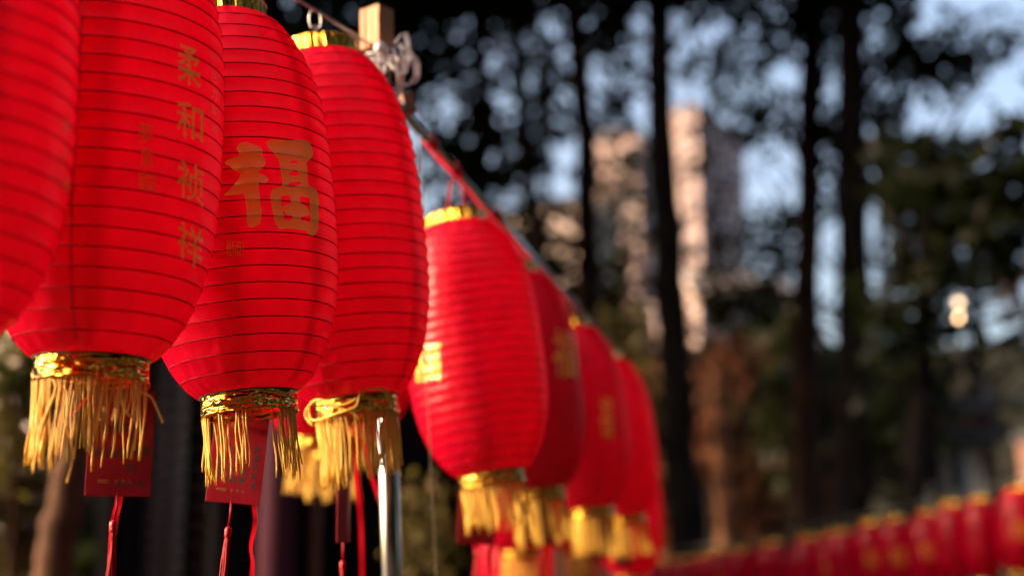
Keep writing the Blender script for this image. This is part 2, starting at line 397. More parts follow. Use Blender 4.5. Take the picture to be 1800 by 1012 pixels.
tree('slender_tree', 'slender dark trunk just above the steel bar in the leafy upper centre', [(832, -120, 18), (838, 60, 20), (850, 230, 20), (848, 400, 22), (850, 700, 24)], 16.8,
     M['leaf_dark'], M['bark_red'], [(760, -10, 170, 80, .84, 0), (640, 60, 140, 100, .86, 0), (750, 130, 90, 90, .7, 0), (840, 300, 50, 120, .65, 0), (770, 300, 50, 110, .5, 0), (870, 440, 60, 80, .65, 0)], .13, 16, high=[(760, -300, 330, 170, 2400, 0), (800, -560, 300, 160, 1600, 0)],
     limbs=[[(845, 200, 12, 0), (800, 130, 8, 0), (760, 40, 5, 0)]])
tree('slender_tree', 'thin dark sapling trunk crossing the tall tower', [(1248, 150, 6), (1252, 330, 9), (1256, 560, 13), (1252, 800, 16), (1256, 960, 18)], 20,
     M['leaf_dark'], M['bark'], [(1240, 300, 80, 120, .2, 0), (1265, 500, 90, 90, .4, 0), (1250, 640, 90, 70, .7, 0), (1100, 400, 80, 140, .35, 2), (1100, 270, 50, 70, .3, 2)], .11, 17,
     limbs=[[(1254, 480, 8, 0), (1285, 380, 5, 0), (1310, 300, 3, 0)]])
tree('broadleaf_tree', 'dense evergreen broadleaf tree filling the right side of the view', [(1640, 240, 22), (1630, 420, 26), (1622, 600, 30), (1610, 900, 38)], 12,
     M['leaf_green'], M['bark'], [(1680, 330, 130, 110, .74, 0), (1800, 290, 90, 100, .74, 0), (1590, 330, 60, 110, .72, .3), (1640, 470, 100, 80, .74, 0), (1770, 430, 90, 80, .76, .3), (1700, 580, 90, 60, .3, .3), (1570, 560, 60, 110, .74, 0), (1800, 590, 80, 80, .3, .3), (1600, 700, 80, 70, .85, .3), (1720, 660, 80, 40, .25, .3)], .1, 18, over=[((3.6, 10.2, 9.0), (3.6, 3.4, 1.2), 2400)],
     limbs=[[(1636, 420, 14, 0), (1700, 330, 9, 0), (1760, 270, 5, 0)], [(1632, 500, 12, 0), (1720, 470, 8, .2), (1790, 420, 5, .2)]])
tree('broadleaf_tree', 'ochre tinged leafy tree showing between the evergreen leaves at right', [(1720, 380, 12), (1715, 600, 15), (1718, 900, 20)], 16,
     M['leaf_rust'], M['bark'], [(1710, 350, 70, 90, .4, 0), (1600, 430, 60, 70, .4, 0), (1780, 480, 60, 80, .4, 0)], .09, 19)
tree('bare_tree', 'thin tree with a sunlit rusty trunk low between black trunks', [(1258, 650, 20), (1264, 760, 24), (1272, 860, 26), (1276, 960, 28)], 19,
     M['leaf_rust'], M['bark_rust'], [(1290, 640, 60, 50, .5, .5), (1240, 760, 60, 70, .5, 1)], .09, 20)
# understorey shrubs behind the trunks
sh = [('low olive bush between the far lanterns and the middle trunk', 1090, 720, 80, 190, 900, 22, 'leaf_olive'),
      ('rusty brown shrub just right of the middle black trunk', 1300, 790, 90, 130, 1100, 23, 'leaf_rust'),
      ('dark green shrub under the pair of trunks', 1390, 690, 80, 160, 1200, 21, 'leaf_green'),
      ('low rusty thicket in front of the thin brown trunk', 1290, 930, 130, 80, 0, 22, 'leaf_rust'),
      ('sparse bush with a few sunlit leaves low between the pole and the sunlit lantern', 738, 930, 62, 110, 1, 5.2, 'leaf_olive'),
      ('brownish shrub between the paired trunks and the pavilion', 1450, 800, 60, 120, 600, 22, 'leaf_rust'),
      ('dark evergreen shrub right of the paired trunks', 1580, 740, 70, 140, 1100, 20, 'leaf_green'),
      ('wide olive shrub under the cream block', 960, 690, 110, 170, 1100, 26, 'leaf_olive'),
      ('tall dark shrub behind the big middle lanterns', 785, 830, 130, 250, 1500, 16, 'leaf_dark'),
      ('brown leafless thicket low beside the far lantern row', 1180, 860, 70, 110, 600, 24, 'leaf_rust')]
for i, (lb, px, py, rx, ry, n, d, lm) in enumerate(sh):
    tree('shrub', lb, [(px, py - ry * .4, 5), (px + 6, py, 8), (px, py + ry * .8, 12)], d, M[lm], M['bark'],
         [(px, py, rx, ry, .45 if n == 1 else .97, 0), (px + rx * .5, py + ry * .3, rx * .7, ry * .6, .3 if n == 1 else .7, .5)], .03 if n == 1 else .13, 40 + i, cat='shrub')
# tall evergreens at the left; their shade falls across the grove
for i, (x, y, h) in enumerate([(-3.2, 9.5, 3.9), (-5.2, 14.6, 11), (-4.2, 15.5, 11), (-7.5, 16.5, 13), (-10.0, 15.5, 13), (-13.5, 17, 15), (-8.0, 26, 14), (-7.8, 14.0, 12), (-4.6, -6.5, 14), (-1.2, -7.0, 15), (2.4, -6.0, 14), (5.6, -7.5, 15), (8.5, -5.5, 9), (-8.0, -7.5, 10), (6.8, -1.5, 13), (8.0, 3.5, 13), (8.0, 7.8, 13), (-5.2, 11.0, 14), (-7.4, 11.8, 15), (-4.0, 13.0, 14)]):
    lbs = ['dark evergreen behind the wooden pavilion, trunk hidden by lanterns', 'tall evergreen left of the pavilion', 'tall evergreen behind the pavilion roof', 'tall evergreen second from the pavilion on the left', 
           'tall evergreen nearest the left edge of the grove', 'tallest evergreen far out on the left', 'evergreen standing farthest back on the left', 'evergreen between the pavilion and the left-hand grove'] + ['evergreen behind the viewer, %s' % q for q in ('a little to the left', 'straight back', 'a little to the right', 'to the right rear', 'far to the right rear', 'to the left rear', 'beside the viewer on the right', 'right of the lanterns outside the view', 'right of the far lantern row outside the view')] + ['tall bare stemmed pine left of the garden wall, crown high up', 'second tall bare stemmed pine, farther left of the garden wall', 'tall bare stemmed pine just past the end of the garden wall']
    t = thing('evergreen_tree', lbs[i], 'tree', Vector((x, y, 0)))  # those behind the viewer are added, unseen, to darken the surroundings
    low = .18 if i < 17 else .46  # last three: pines added with raised crowns to block the low sun
    P = [Vector((rnd.uniform(-.1, .1) * (k > 0), rnd.uniform(-.1, .1) * (k > 0), h * k / 8)) for k in range(9)]
    MB().tube(P, [.22 * (1 - k / 9.5) + .02 for k in range(9)], 10).obj('trunk', M['bark'], t)
    cl = []
    for k in range(9):
        z = h * (low + (1 - low) * k / 9); rr = 2.2 * (1 - .6 * (k / 9)) 
        a = rnd.uniform(0, 6.28)
        cl.append((Vector((math.cos(a) * .7, math.sin(a) * .7, z)), (rr, rr, h * .10), 1000))
    link('crown', leaf_cloud(cl, .2, 70 + i, .5), t).data.materials.append(M['leaf_dark'])

    if i == 16:    # limb and crown added out of view, shading the far lantern row
        MB().tube([(0, 0, 6.0), (-1.6, -.9, 7.4), (-3.4, -1.9, 8.4)], [.09, .06, .02], 7).obj('limb', M['bark'], t)
        link('crown', leaf_cloud([(Vector((-3.2, -2.0, 9.0)), (4.2, 3.2, 1.3), 3600)], .3, 99, .5), t).data.materials.append(M['leaf_dark'])
ys = thing('young_tree', 'young bare stemmed tree left of the lantern row outside the view', 'tree', Vector((-5.0, 3.5, 0)))  # unseen tree added to shade the last lanterns under the bar
MB().tube([(0, 0, 0), (.05, 0, 1.6), (0, .04, 3.0), (.03, 0, 4.4)], [.06, .05, .04, .012], 8).obj('trunk', M['bark_brown'], ys)
link('crown', leaf_cloud([(Vector((0, 0, 4.0)), (.7, .62, .95), 620)], .09, 98), ys).data.materials.append(M['leaf_green'])

# sunlit shrub and leaning trunk at the lower left
tree('sunlit_shrub', 'yellow green sunlit bush at the lower left behind the lantern with calligraphy', [(20, 760, 8), (24, 900, 12), (20, 1010, 16)], 5.6,
     M['leaf_lime'], M['bark_brown'], [(15, 720, 70, 130, .9, 0), (-40, 860, 90, 150, .95, .2), (50, 930, 60, 110, .9, .2), (-30, 600, 70, 60, .7, .3)], .03, 90, cat='shrub')
tree('leaning_tree', 'leaning pale brown trunk by the lattice pavilion at lower left', [(165, 480, 36), (140, 700, 44), (124, 830, 48), (104, 940, 54), (88, 1060, 62)], 5.0,
     M['leaf_dark'], M['bark_brown'], [(150, 430, 120, 110, .8, .2), (60, 640, 60, 70, .6, .5)], .06, 91)

# ------------------------------------------------------------------ the wooden pavilion at lower left
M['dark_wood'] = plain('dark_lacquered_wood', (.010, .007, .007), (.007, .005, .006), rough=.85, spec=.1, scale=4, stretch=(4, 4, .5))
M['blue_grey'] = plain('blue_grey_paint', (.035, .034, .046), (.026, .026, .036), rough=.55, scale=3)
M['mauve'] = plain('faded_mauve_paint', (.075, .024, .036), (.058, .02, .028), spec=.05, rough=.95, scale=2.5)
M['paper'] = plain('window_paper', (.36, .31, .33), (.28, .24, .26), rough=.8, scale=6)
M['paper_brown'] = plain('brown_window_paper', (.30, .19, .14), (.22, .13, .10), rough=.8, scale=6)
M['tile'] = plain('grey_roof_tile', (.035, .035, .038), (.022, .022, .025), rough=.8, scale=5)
D = 6.5
def gx(px, d=D): return (px - 900) / F * d
pv0 = Vector((gx(400), at(400, 900, D).y, 0))
pav = thing('pavilion', 'dark wooden pavilion with lattice doors and a mauve pillar behind the lanterns', 'building', pv0)
def lx(px): return gx(px) - pv0.x
def pillar(px, wpx, mat, nm='pillar', y=0, h=2.9):
    MB().lathe([(wpx / F * D / 2, .0), (wpx / F * D / 2, h)], 20).obj(nm, mat, pav).location = (lx(px), y, 0)
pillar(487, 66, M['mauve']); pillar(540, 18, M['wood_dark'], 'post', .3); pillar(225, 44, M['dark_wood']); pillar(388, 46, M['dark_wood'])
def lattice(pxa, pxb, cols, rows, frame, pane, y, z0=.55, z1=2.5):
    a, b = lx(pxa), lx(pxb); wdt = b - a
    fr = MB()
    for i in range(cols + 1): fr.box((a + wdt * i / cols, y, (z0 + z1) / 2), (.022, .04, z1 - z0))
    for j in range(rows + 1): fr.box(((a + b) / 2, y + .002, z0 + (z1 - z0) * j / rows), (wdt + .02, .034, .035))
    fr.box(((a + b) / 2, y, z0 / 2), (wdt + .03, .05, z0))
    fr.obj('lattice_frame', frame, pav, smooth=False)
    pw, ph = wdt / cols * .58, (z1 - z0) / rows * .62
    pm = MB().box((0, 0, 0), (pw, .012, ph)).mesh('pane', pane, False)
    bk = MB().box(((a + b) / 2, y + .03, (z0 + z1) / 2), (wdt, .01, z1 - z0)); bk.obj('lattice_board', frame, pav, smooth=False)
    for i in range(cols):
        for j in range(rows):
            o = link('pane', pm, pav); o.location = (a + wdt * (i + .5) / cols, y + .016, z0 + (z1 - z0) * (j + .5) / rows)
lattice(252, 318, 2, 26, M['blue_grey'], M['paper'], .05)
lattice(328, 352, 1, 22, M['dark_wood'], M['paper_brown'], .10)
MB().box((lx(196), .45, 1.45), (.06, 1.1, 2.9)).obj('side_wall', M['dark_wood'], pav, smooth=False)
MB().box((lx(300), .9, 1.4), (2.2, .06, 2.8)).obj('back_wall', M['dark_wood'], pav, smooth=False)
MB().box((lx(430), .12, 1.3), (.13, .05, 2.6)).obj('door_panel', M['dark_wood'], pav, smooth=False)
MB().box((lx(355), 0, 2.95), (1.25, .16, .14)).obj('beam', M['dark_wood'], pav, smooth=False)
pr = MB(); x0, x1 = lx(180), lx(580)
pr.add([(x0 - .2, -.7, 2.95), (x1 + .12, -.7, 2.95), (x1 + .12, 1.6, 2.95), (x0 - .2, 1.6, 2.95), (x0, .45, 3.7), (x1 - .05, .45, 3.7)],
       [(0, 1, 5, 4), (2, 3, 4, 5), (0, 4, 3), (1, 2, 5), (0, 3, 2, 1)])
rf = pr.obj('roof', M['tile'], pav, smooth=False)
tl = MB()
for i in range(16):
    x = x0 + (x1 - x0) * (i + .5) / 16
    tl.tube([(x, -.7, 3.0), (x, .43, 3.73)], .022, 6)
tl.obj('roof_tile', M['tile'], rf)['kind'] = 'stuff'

# added hidden wall; its sloped top shades the far lanterns below their caps
M['old_wall'] = plain('weathered_dark_plaster', (.045, .032, .028), (.028, .02, .018), rough=.95, scale=2, spec=.05)
cw = thing('garden_wall', 'dark sloping garden wall running back behind the pavilion, hidden by lanterns', 'wall', Vector((-1.15, 8.0, 0)))
y1w, z0w, z1w = 4.6, 3.585, 2.415
wb = MB(); wb.add([(-.1, 0, 0), (.1, 0, 0), (.1, y1w, 0), (-.1, y1w, 0), (-.1, 0, z0w), (.1, 0, z0w), (.1, y1w, z1w), (-.1, y1w, z1w)],
                  [(0, 3, 2, 1), (4, 5, 6, 7), (0, 1, 5, 4), (2, 3, 7, 6), (0, 4, 7, 3), (1, 2, 6, 5)])
wb.obj('wall', M['old_wall'], cw, smooth=False)
wb = MB(); wb.add([(-.2, -.1, z0w + .003), (.2, -.1, z0w + .003), (.2, y1w + .1, z1w + .003), (-.2, y1w + .1, z1w + .003), (0, -.1, z0w + .10), (0, y1w + .1, z1w + .10)],
                  [(0, 3, 2, 1), (0, 4, 5, 3), (1, 2, 5, 4), (0, 1, 4), (2, 3, 5)])
wb.obj('coping', M['tile'], cw, smooth=False)

# little white-walled gatehouse and pale building far right
D2 = 15.2; K2 = D2 / 26
M['whitewash'] = plain('whitewashed_plaster', (.84, .83, .80), (.74, .73, .71), rough=.8, scale=2)
M['red_paint'] = plain('dull_red_paint', (.20, .03, .035), (.15, .025, .03), rough=.6, scale=4)
gh0 = at(1695, 850, D2); gh0.z = 0
gh = thing('gatehouse', 'small white walled gatehouse with dark curved tiled eaves at right', 'building', gh0)
s2 = D2 / F
def hz2(py): return at(1695, py, D2).z
MB().box((0, .6 * K2, hz2(775) / 2), (96 * s2, 1.0 * K2, hz2(775))).obj('wall', M['whitewash'], gh, smooth=False)
for dx in (-52, -14, 46): MB().box((dx * s2, 0, hz2(770) / 2), (.17 * K2, .17 * K2, hz2(770))).obj('post', M['dark_wood'], gh, smooth=False)
for (za, zb, wd) in ((775, 742, 66), (722, 690, 58)):
    pr = MB(); n = 9; vv = []; ff = []
    for j, (yy, zz) in enumerate([(-.75, za), (-.3, za - (za - zb) * .55), (.45, zb), (1.2, za - (za - zb) * .55), (1.65, za)]):
        for i in range(n + 1):
            u = i / n * 2 - 1
            vv.append((u * wd * s2 * 1.06, yy * K2, hz2(zz) + abs(u) ** 3 * .22 * K2))
    for j in range(4):
        for i in range(n): a = j * (n + 1) + i; ff.append((a, a + 1, a + n + 2, a + n + 1))
    vv2 = [(a, b, c - .09) for a, b, c in vv]; pr.add(vv, ff); pr.add(vv2, [q[::-1] for q in ff])
    pr.obj('roof', M['tile'], gh, smooth=False)
    MB().box((0, .45 * K2, hz2((za + zb) / 2)), (wd * 1.5 * s2, 1.1 * K2, (za - zb) * s2)).obj('upper_wall', M['dark_wood'], gh, smooth=False)
MB().box((0, -.2 * K2, hz2(732)), (100 * s2, .08 * K2, .14 * K2)).obj('painted_beam', M['red_paint'], gh, smooth=False)
wf = thing('wing_building', 'pale low building at the right edge beside the gatehouse', 'building', Vector((at(1864, 800, 30).x, at(1864, 800, 30).y, 0)))
z30 = at(1812, 770, 30).z
MB().box((0, 0, z30 / 2), (1.35, 1.2, z30)).obj('wall', M['wood_dark'], wf, smooth=False)
MB().box((0, -.05, z30 + .06), (1.6, 1.5, .12)).obj('roof', M['tile'], wf, smooth=False)
for dx in (-.35, .2): MB().box((dx, -.61, z30 - .45), (.3, .05, .4)).obj('window', M['red_paint'], wf, smooth=False)
# added post whose two glowing globes stand in for warm glints
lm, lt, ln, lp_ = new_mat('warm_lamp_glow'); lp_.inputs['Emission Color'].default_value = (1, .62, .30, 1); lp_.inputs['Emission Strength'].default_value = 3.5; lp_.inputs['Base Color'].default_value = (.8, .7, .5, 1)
q = at(1686, 556, 14); glint_post = thing('street_lamp', 'slim dark lamp post with two small warm glowing globes', 'street lamp', Vector((q.x, q.y, 0)))
MB().tube([(.06, 0, 0), (.06, 0, q.z + .22)], .012, 8).obj('post', M['dark_wood'], glint_post)
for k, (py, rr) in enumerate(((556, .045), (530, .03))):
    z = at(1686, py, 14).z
    MB().lathe([(rr * math.sin(a) + .001, z - rr * math.cos(a)) for a in np.linspace(0, math.pi, 10)], 16).obj('globe', lm, glint_post)
    MB().tube([(0, 0, z + rr), (.06, 0, z + rr + .02)], .006, 6).obj('bracket', M['dark_wood'], glint_post)

# ------------------------------------------------------------------ lanterns
H, RAD, CAPR = .49, .13, .0605
NR = 24
def prof(t):
    s = abs(2 * t - 1)
    return CAPR + (RAD - CAPR) * max(0, 1 - s ** 3) ** .72
def body_mesh(name, seed, per=7, seg=112):
    g = random.Random(seed)
    ph = [(g.uniform(0, 6.28), g.uniform(0, 6.28), g.uniform(0, 6.28), g.choice([9, 11, 13, 16]), g.choice([5, 7, 8])) for _ in range(NR + 2)]
    rows = []
    n = (NR + 1) * per
    v = []; f = []
    for i in range(n + 1):
        t = i / n; z = t * H
        k = i / per; k0 = int(k); u = k - k0
        end = max(0, abs(2 * t - 1) - .62) / .38
        for j in range(seg):
            a = 2 * math.pi * j / seg
            pk = ph[min(k0, NR + 1)]
            r = prof(t)
            sag = math.sin(math.pi * u)
            w1 = math.sin(a * pk[3] + pk[0]) * .5 + math.sin(a * pk[4] + pk[1]) * .5
            r -= sag * (.0011 + .0004 * w1 + .0014 * end * math.sin(a * (pk[3] + 11) + pk[2]))
            r *= 1 + .004 * math.sin(2 * a + ph[0][0]) * (1 - end) + .006 * end * math.sin(a * 17 + ph[1][1])
            v.append((r * math.sin(a), -r * math.cos(a), z))
    for i in range(n):
        for j in range(seg):
            j2 = (j + 1) % seg
            f.append((i * seg + j, i * seg + j2, (i + 1) * seg + j2, (i + 1) * seg + j))
    b = MB(); b.v = v; b.f = f
    return b.mesh(name, M['fabric'])
BODIES = [body_mesh('shade', s) for s in (1, 2, 3)]
BODY_FAR = body_mesh('shade', 5, 2, 28)
RIB = MB().tube([(math.sin(a), -math.cos(a), 0) for a in np.linspace(0, 2 * math.pi, 73)[:-1]], 0.0066, 5, closed=True).mesh('rib', M['rib'])
def band(r0, r1, z0, z1, mat, seed, amp, seg=120, vert=True):
    g = random.Random(seed); ph = [g.uniform(0, 6.28) for _ in range(8)]
    n = 8; rw = [(r0 + (r1 - r0) * i / n, z0 + (z1 - z0) * i / n) for i in range(n + 1)]
    def mod(i, a):
        q = math.sin(a * 31 + ph[0]) * .5 + math.sin(a * 47 + ph[1]) * .3 + math.sin(a * 13 + ph[2]) * .6
        p = math.sin(a * 5 + i * 1.7 + ph[3]) * .7 + math.sin(a * 11 - i * 2.3 + ph[4]) * .6
        return 1 + amp * (q if vert else p * .9 + q * .3)
    b = MB(); b.lathe(rw, seg, mod)
    b.lathe([(r1 * .965, z1), (r0 * .965, z0)], seg // 2)
    # rolled lips
    for (r, z) in ((r0, z0), (r1, z1)):
        b.tube([(r * math.sin(a), -r * math.cos(a), z) for a in np.linspace(0, 2 * math.pi, 61)[:-1]], .0012, 5, closed=True)
    return b.mesh('cap', mat)
TOPCAP = band(.0600, .0595, H - .001, H + .020, M['foil_top'], 3, .006)
BOTCAP = [band(.0605, .0615, 0.001, -.023, M['foil_bottom'], s, .010, vert=False) for s in (5, 6)]
TRIM = MB().lathe([(.0575, .004), (.0625, .003), (.0632, .0005), (.0575, -.001)], 64).mesh('trim_ring', M['rubber'])
PLATE = MB().lathe([(.058, H + .016), (.03, H + .017), (.0001, H + .017)], 48).mesh('top_plate', M['rib'])
def strand_mesh(seed, L=.1, bend=None):
    g = random.Random(seed); n = 9
    a, b = g.uniform(-.035, .035), g.uniform(-.03, .03); c = g.uniform(0, 6.28); e = g.uniform(.0004, .0016)
    pts = []
    for i in range(n + 1):
        u = i / n
        pts.append((a * L * u * u * 1.2 + e * math.sin(u * 7 + c), b * L * u * u + e * math.cos(u * 6 + c), -L * u))
    r0 = g.uniform(.00095, .0013)
    return MB().tube(pts, [r0] * n + [r0 * .75], 6).mesh('strand', M['cord'])
STR = [strand_mesh(s) for s in range(14)]
def bent_strand(pts, r=.0013):
    # smooth through control points
    P = [Vector(p) for p in pts]; out = []
    for i in range(len(P) - 1):
        p0 = P[max(i - 1, 0)]; p1 = P[i]; p2 = P[i + 1]; p3 = P[min(i + 2, len(P) - 1)]
        for k in range(6):
            u = k / 6
            out.append(.5 * ((2 * p1) + (p2 - p0) * u + (2 * p0 - 5 * p1 + 4 * p2 - p3) * u * u + (3 * p1 - p0 - 3 * p2 + p3) * u ** 3))
    out.append(P[-1])
    return out
def curl(pts, r=.0013): return MB().tube(bent_strand(pts), r, 6).mesh('strand', M['cord'])

def fringe_joined(seed, n, seg=5, r=.0015, L=.1, sides=4):
    g = random.Random(seed); b = MB()
    for i in range(n):
        a = g.uniform(0, 6.28); rr = .0575; ln = L * g.uniform(.82, 1.12); t1, t2 = g.uniform(-.1, .1), g.uniform(-.06, .06)
        pts = []
        for k in range(seg + 1):
            u = k / seg
            pts.append((rr * math.sin(a) + t1 * ln * u * u, -rr * math.cos(a) + t2 * ln * u * u, -.015 - ln * u))
        b.tube(pts, r, sides, cap=False)
    return b.mesh('fringe', M['cord'])
FRINGE_MID = [fringe_joined(s, 64, 6) for s in (1, 2)]
FRINGE_FAR = fringe_joined(4, 36, 2, .0024, sides=3)
RIBS_JOIN = MB()
for k in range(1, NR + 1):
    t = k / (NR + 1)
    RIBS_JOIN.tube([(prof(t) * math.sin(a), -prof(t) * math.cos(a), t * H) for a in np.linspace(0, 2 * math.pi, 41)[:-1]], .0009, 4, closed=True)
RIBS_JOIN = RIBS_JOIN.mesh('rib', M['rib'])

def frame_of(bpx, tpx, d, dd=.05):
    B = at(*bpx, d - dd); T = at(*tpx, d + dd); z = T - B; L = z.length; z.normalize()
    x = (CR - z * CR.dot(z)).normalized(); y = z.cross(x)
    m = Matrix((x, y, z)).transposed().to_4x4(); m.translation = B
    return m, L
def place(bpx, tpx, d):
    m, L = frame_of(bpx, tpx, d); k = L / H
    print('lantern len %.3f' % L, bpx)
    return m @ Matrix.Diagonal((1, 1, k, 1))
def seam_mesh(mr=.0014):
    b = MB(); pts = []; n = 120
    v = []; f = []
    for i in range(n + 1):
        t = .02 + .96 * i / n; r = prof(t) + .0003
        for s in (-1, 1):
            a = s * mr / r; v.append((r * math.sin(a), -r * math.cos(a), t * H))
    for i in range(n): f.append((2 * i, 2 * i + 1, 2 * i + 3, 2 * i + 2))
    b.add(v, f); return b.mesh('seam', M['seam'])
SEAM = seam_mesh()
def inner_strip_mesh(half):  # strip set inside the cloth, shaped to dim a soft vertical band
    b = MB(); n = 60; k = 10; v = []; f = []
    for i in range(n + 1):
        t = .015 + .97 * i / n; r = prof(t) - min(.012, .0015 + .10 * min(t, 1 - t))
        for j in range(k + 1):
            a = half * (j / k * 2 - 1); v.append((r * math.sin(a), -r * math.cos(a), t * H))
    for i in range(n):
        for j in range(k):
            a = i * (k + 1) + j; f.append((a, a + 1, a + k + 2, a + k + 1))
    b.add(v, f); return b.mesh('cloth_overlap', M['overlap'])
STRIPS = [inner_strip_mesh(R(5)), inner_strip_mesh(R(9)), inner_strip_mesh(R(16))]

def lantern(label, bpx, tpx, d, group='red lanterns strung along the cable and bar', body=0, spin=0, near=True, hook=None, fringe=None, seed=1, seam=None, over=()):
    g = random.Random(seed)
    t = thing('lantern', label, 'lantern', place(bpx, tpx, d), group)
    o = link('shade', BODIES[body], t); o.rotation_euler.z = spin
    if near:
        for k in range(1, NR + 1):
            u = k / (NR + 1); q = link('rib', RIB, t); q.location = (0, 0, u * H); s = prof(u); q.scale = (s, s, RAD * .9)
    else:
        link('rib', RIBS_JOIN, t)['kind'] = 'stuff'
    if seam is not None:
        for a in seam:
            q = link('seam', SEAM, t); q.rotation_euler.z = a
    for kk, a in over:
        link('cloth_overlap', STRIPS[kk], t).rotation_euler.z = R(a)
    link('top_cap', TOPCAP, t).rotation_euler.z = spin; link('top_plate', PLATE, t)
    c = link('bottom_cap', BOTCAP[seed % 2], t); c.rotation_euler.z = spin * 1.7 + seed
    link('trim_ring', TRIM, t)
    if near:
        a = R(-38); e = link('eyelet', MB().tube([(.0027 * math.cos(b), 0, .0027 * math.sin(b)) for b in np.linspace(0, 6.283, 17)[:-1]], .0008, 6, closed=True).mesh('eyelet', M['steel']), t)
        e.location = (.0622 * math.sin(a), -.0622 * math.cos(a), -.008); e.rotation_euler.z = a
        h = link('rivet', MB().lathe([(.0001, -.001), (.002, -.001), (.002, 0)], 10).mesh('rivet', M['rubber']), t)
        h.location = (.0620 * math.sin(a), -.0620 * math.cos(a), -.009); h.rotation_euler = (R(90), 0, a)
    if fringe:
        hd = MB().tube([(.0575 * math.sin(a), -.0575 * math.cos(a), -.016) for a in np.linspace(0, 6.283, 61)[:-1]], .0016, 6, closed=True).obj('fringe', M['cord'], t)
        for (a0, a1, n, l0, l1, sw) in fringe:
            for i in range(n):
                a = R(a0 + (a1 - a0) * (i + g.uniform(-.45, .45) + .5) / n); ln = g.uniform(l0, l1)
                s = link('strand', g.choice(STR), hd)
                rr = .0575 + g.uniform(-.002, .002)
                s.location = (rr * math.sin(a), -rr * math.cos(a), -.014 + g.uniform(-.002, .002)); s.scale = (1, 1, ln / .1)
                s.rotation_euler = (g.uniform(-.02, .02), R(sw) + g.uniform(-.022, .022), g.uniform(0, 6.28) * 0)
    else:
        link('fringe', FRINGE_MID[seed % 2], t).rotation_euler.z = spin + seed * 1.3
    if hook:
        inv = t.matrix_world.inverted()
        if hook[0] == 'hook':
            p = inv @ hook[1]; z1 = H + .017
            top = p.copy(); b = Vector((0, 0, z1))
            pts = [b, b.lerp(top, .35), b.lerp(top, .6)]
            c0 = top - (top - b).normalized() * .014
            for a in np.linspace(-2.5, 2.5, 12): pts.append(c0 + Vector((math.sin(a) * .009, 0, math.cos(a) * .015)))
            pts.append(b.lerp(top, .55) + Vector((.0016, 0, 0))); 
            MB().tube(bent_strand(pts), .0013, 6).obj('hook', M['steel_dull'], t)
        else:
            for p, off in zip(hook[1], (-.018, .02)):
                p = inv @ p; b = Vector((off, 0, H + .02))
                MB().tube([b, b.lerp(p, .5) + Vector((.002, 0, 0)), p], .0022, 6).obj('hanging_cord', M['redcord'], t)
    return t

G1 = 'red lanterns strung along the cable and bar'
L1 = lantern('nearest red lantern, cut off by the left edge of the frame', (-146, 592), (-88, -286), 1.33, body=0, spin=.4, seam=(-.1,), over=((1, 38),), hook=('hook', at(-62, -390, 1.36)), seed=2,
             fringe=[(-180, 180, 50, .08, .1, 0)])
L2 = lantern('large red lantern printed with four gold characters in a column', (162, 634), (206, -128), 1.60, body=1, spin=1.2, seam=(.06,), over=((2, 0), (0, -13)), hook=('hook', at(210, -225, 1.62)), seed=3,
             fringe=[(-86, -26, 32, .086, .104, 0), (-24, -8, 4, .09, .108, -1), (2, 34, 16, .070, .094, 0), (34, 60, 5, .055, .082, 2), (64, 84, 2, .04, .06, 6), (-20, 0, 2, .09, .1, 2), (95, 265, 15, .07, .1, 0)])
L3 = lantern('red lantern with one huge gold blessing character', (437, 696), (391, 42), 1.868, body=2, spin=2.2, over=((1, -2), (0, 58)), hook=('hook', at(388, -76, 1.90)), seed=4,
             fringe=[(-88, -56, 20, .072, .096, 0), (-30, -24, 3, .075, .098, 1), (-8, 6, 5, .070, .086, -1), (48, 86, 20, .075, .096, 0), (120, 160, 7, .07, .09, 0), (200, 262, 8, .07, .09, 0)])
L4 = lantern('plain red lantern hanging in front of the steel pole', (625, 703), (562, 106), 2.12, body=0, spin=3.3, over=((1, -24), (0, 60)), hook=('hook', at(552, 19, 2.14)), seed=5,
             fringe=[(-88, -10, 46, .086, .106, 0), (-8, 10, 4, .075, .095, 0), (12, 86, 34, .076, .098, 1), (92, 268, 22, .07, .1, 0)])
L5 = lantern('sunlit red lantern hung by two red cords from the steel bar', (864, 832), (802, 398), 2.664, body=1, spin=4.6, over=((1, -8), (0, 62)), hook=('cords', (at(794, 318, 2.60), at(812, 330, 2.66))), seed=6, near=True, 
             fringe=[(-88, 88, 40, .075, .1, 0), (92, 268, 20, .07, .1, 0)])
L6 = lantern('second red lantern under the bar, tucked behind the sunlit one', (947, 860), (902, 484), 3.3, body=2, spin=5.5, near=False, seed=7, hook=('cords', (at(893, 405, 3.25), at(900, 412, 3.3))))
L7 = lantern('third red lantern under the bar, in shade with a gold character', (1040, 893), (1000, 578), 3.9, body=0, spin=.9, near=False, seed=8, hook=('cords', (at(992, 517, 3.9), at(997, 523, 3.93))))
L8 = lantern('last red lantern at the far end of the bar', (1100, 907), (1060, 634), 4.45, body=1, spin=2.6, near=False, seed=9, hook=('cords', (at(1052, 586, 4.4), at(1058, 592, 4.45))))
G2 = 'red lanterns behind the front row'
L9 = lantern('shaded red lantern behind, between the character lantern and the plain one', (558, 770), (570, 400), 3.1, G2, body=2, spin=3, near=False, seed=10)
L10 = lantern('shaded red lantern behind the plain lantern, its fringe lowest of the three', (588, 788), (604, 430), 3.38, G2, body=0, spin=1.5, near=False, seed=15)
L10b = lantern('shaded red lantern peeping out right of the steel pole', (652, 738), (640, 400), 3.62, G2, body=1, spin=2, near=False, seed=11)
L11 = lantern('lower red lantern beneath the sunlit one, gold fringe at the bottom edge', (918, 966), (897, 668), 4.1, G2, body=0, spin=1, near=False, seed=12)
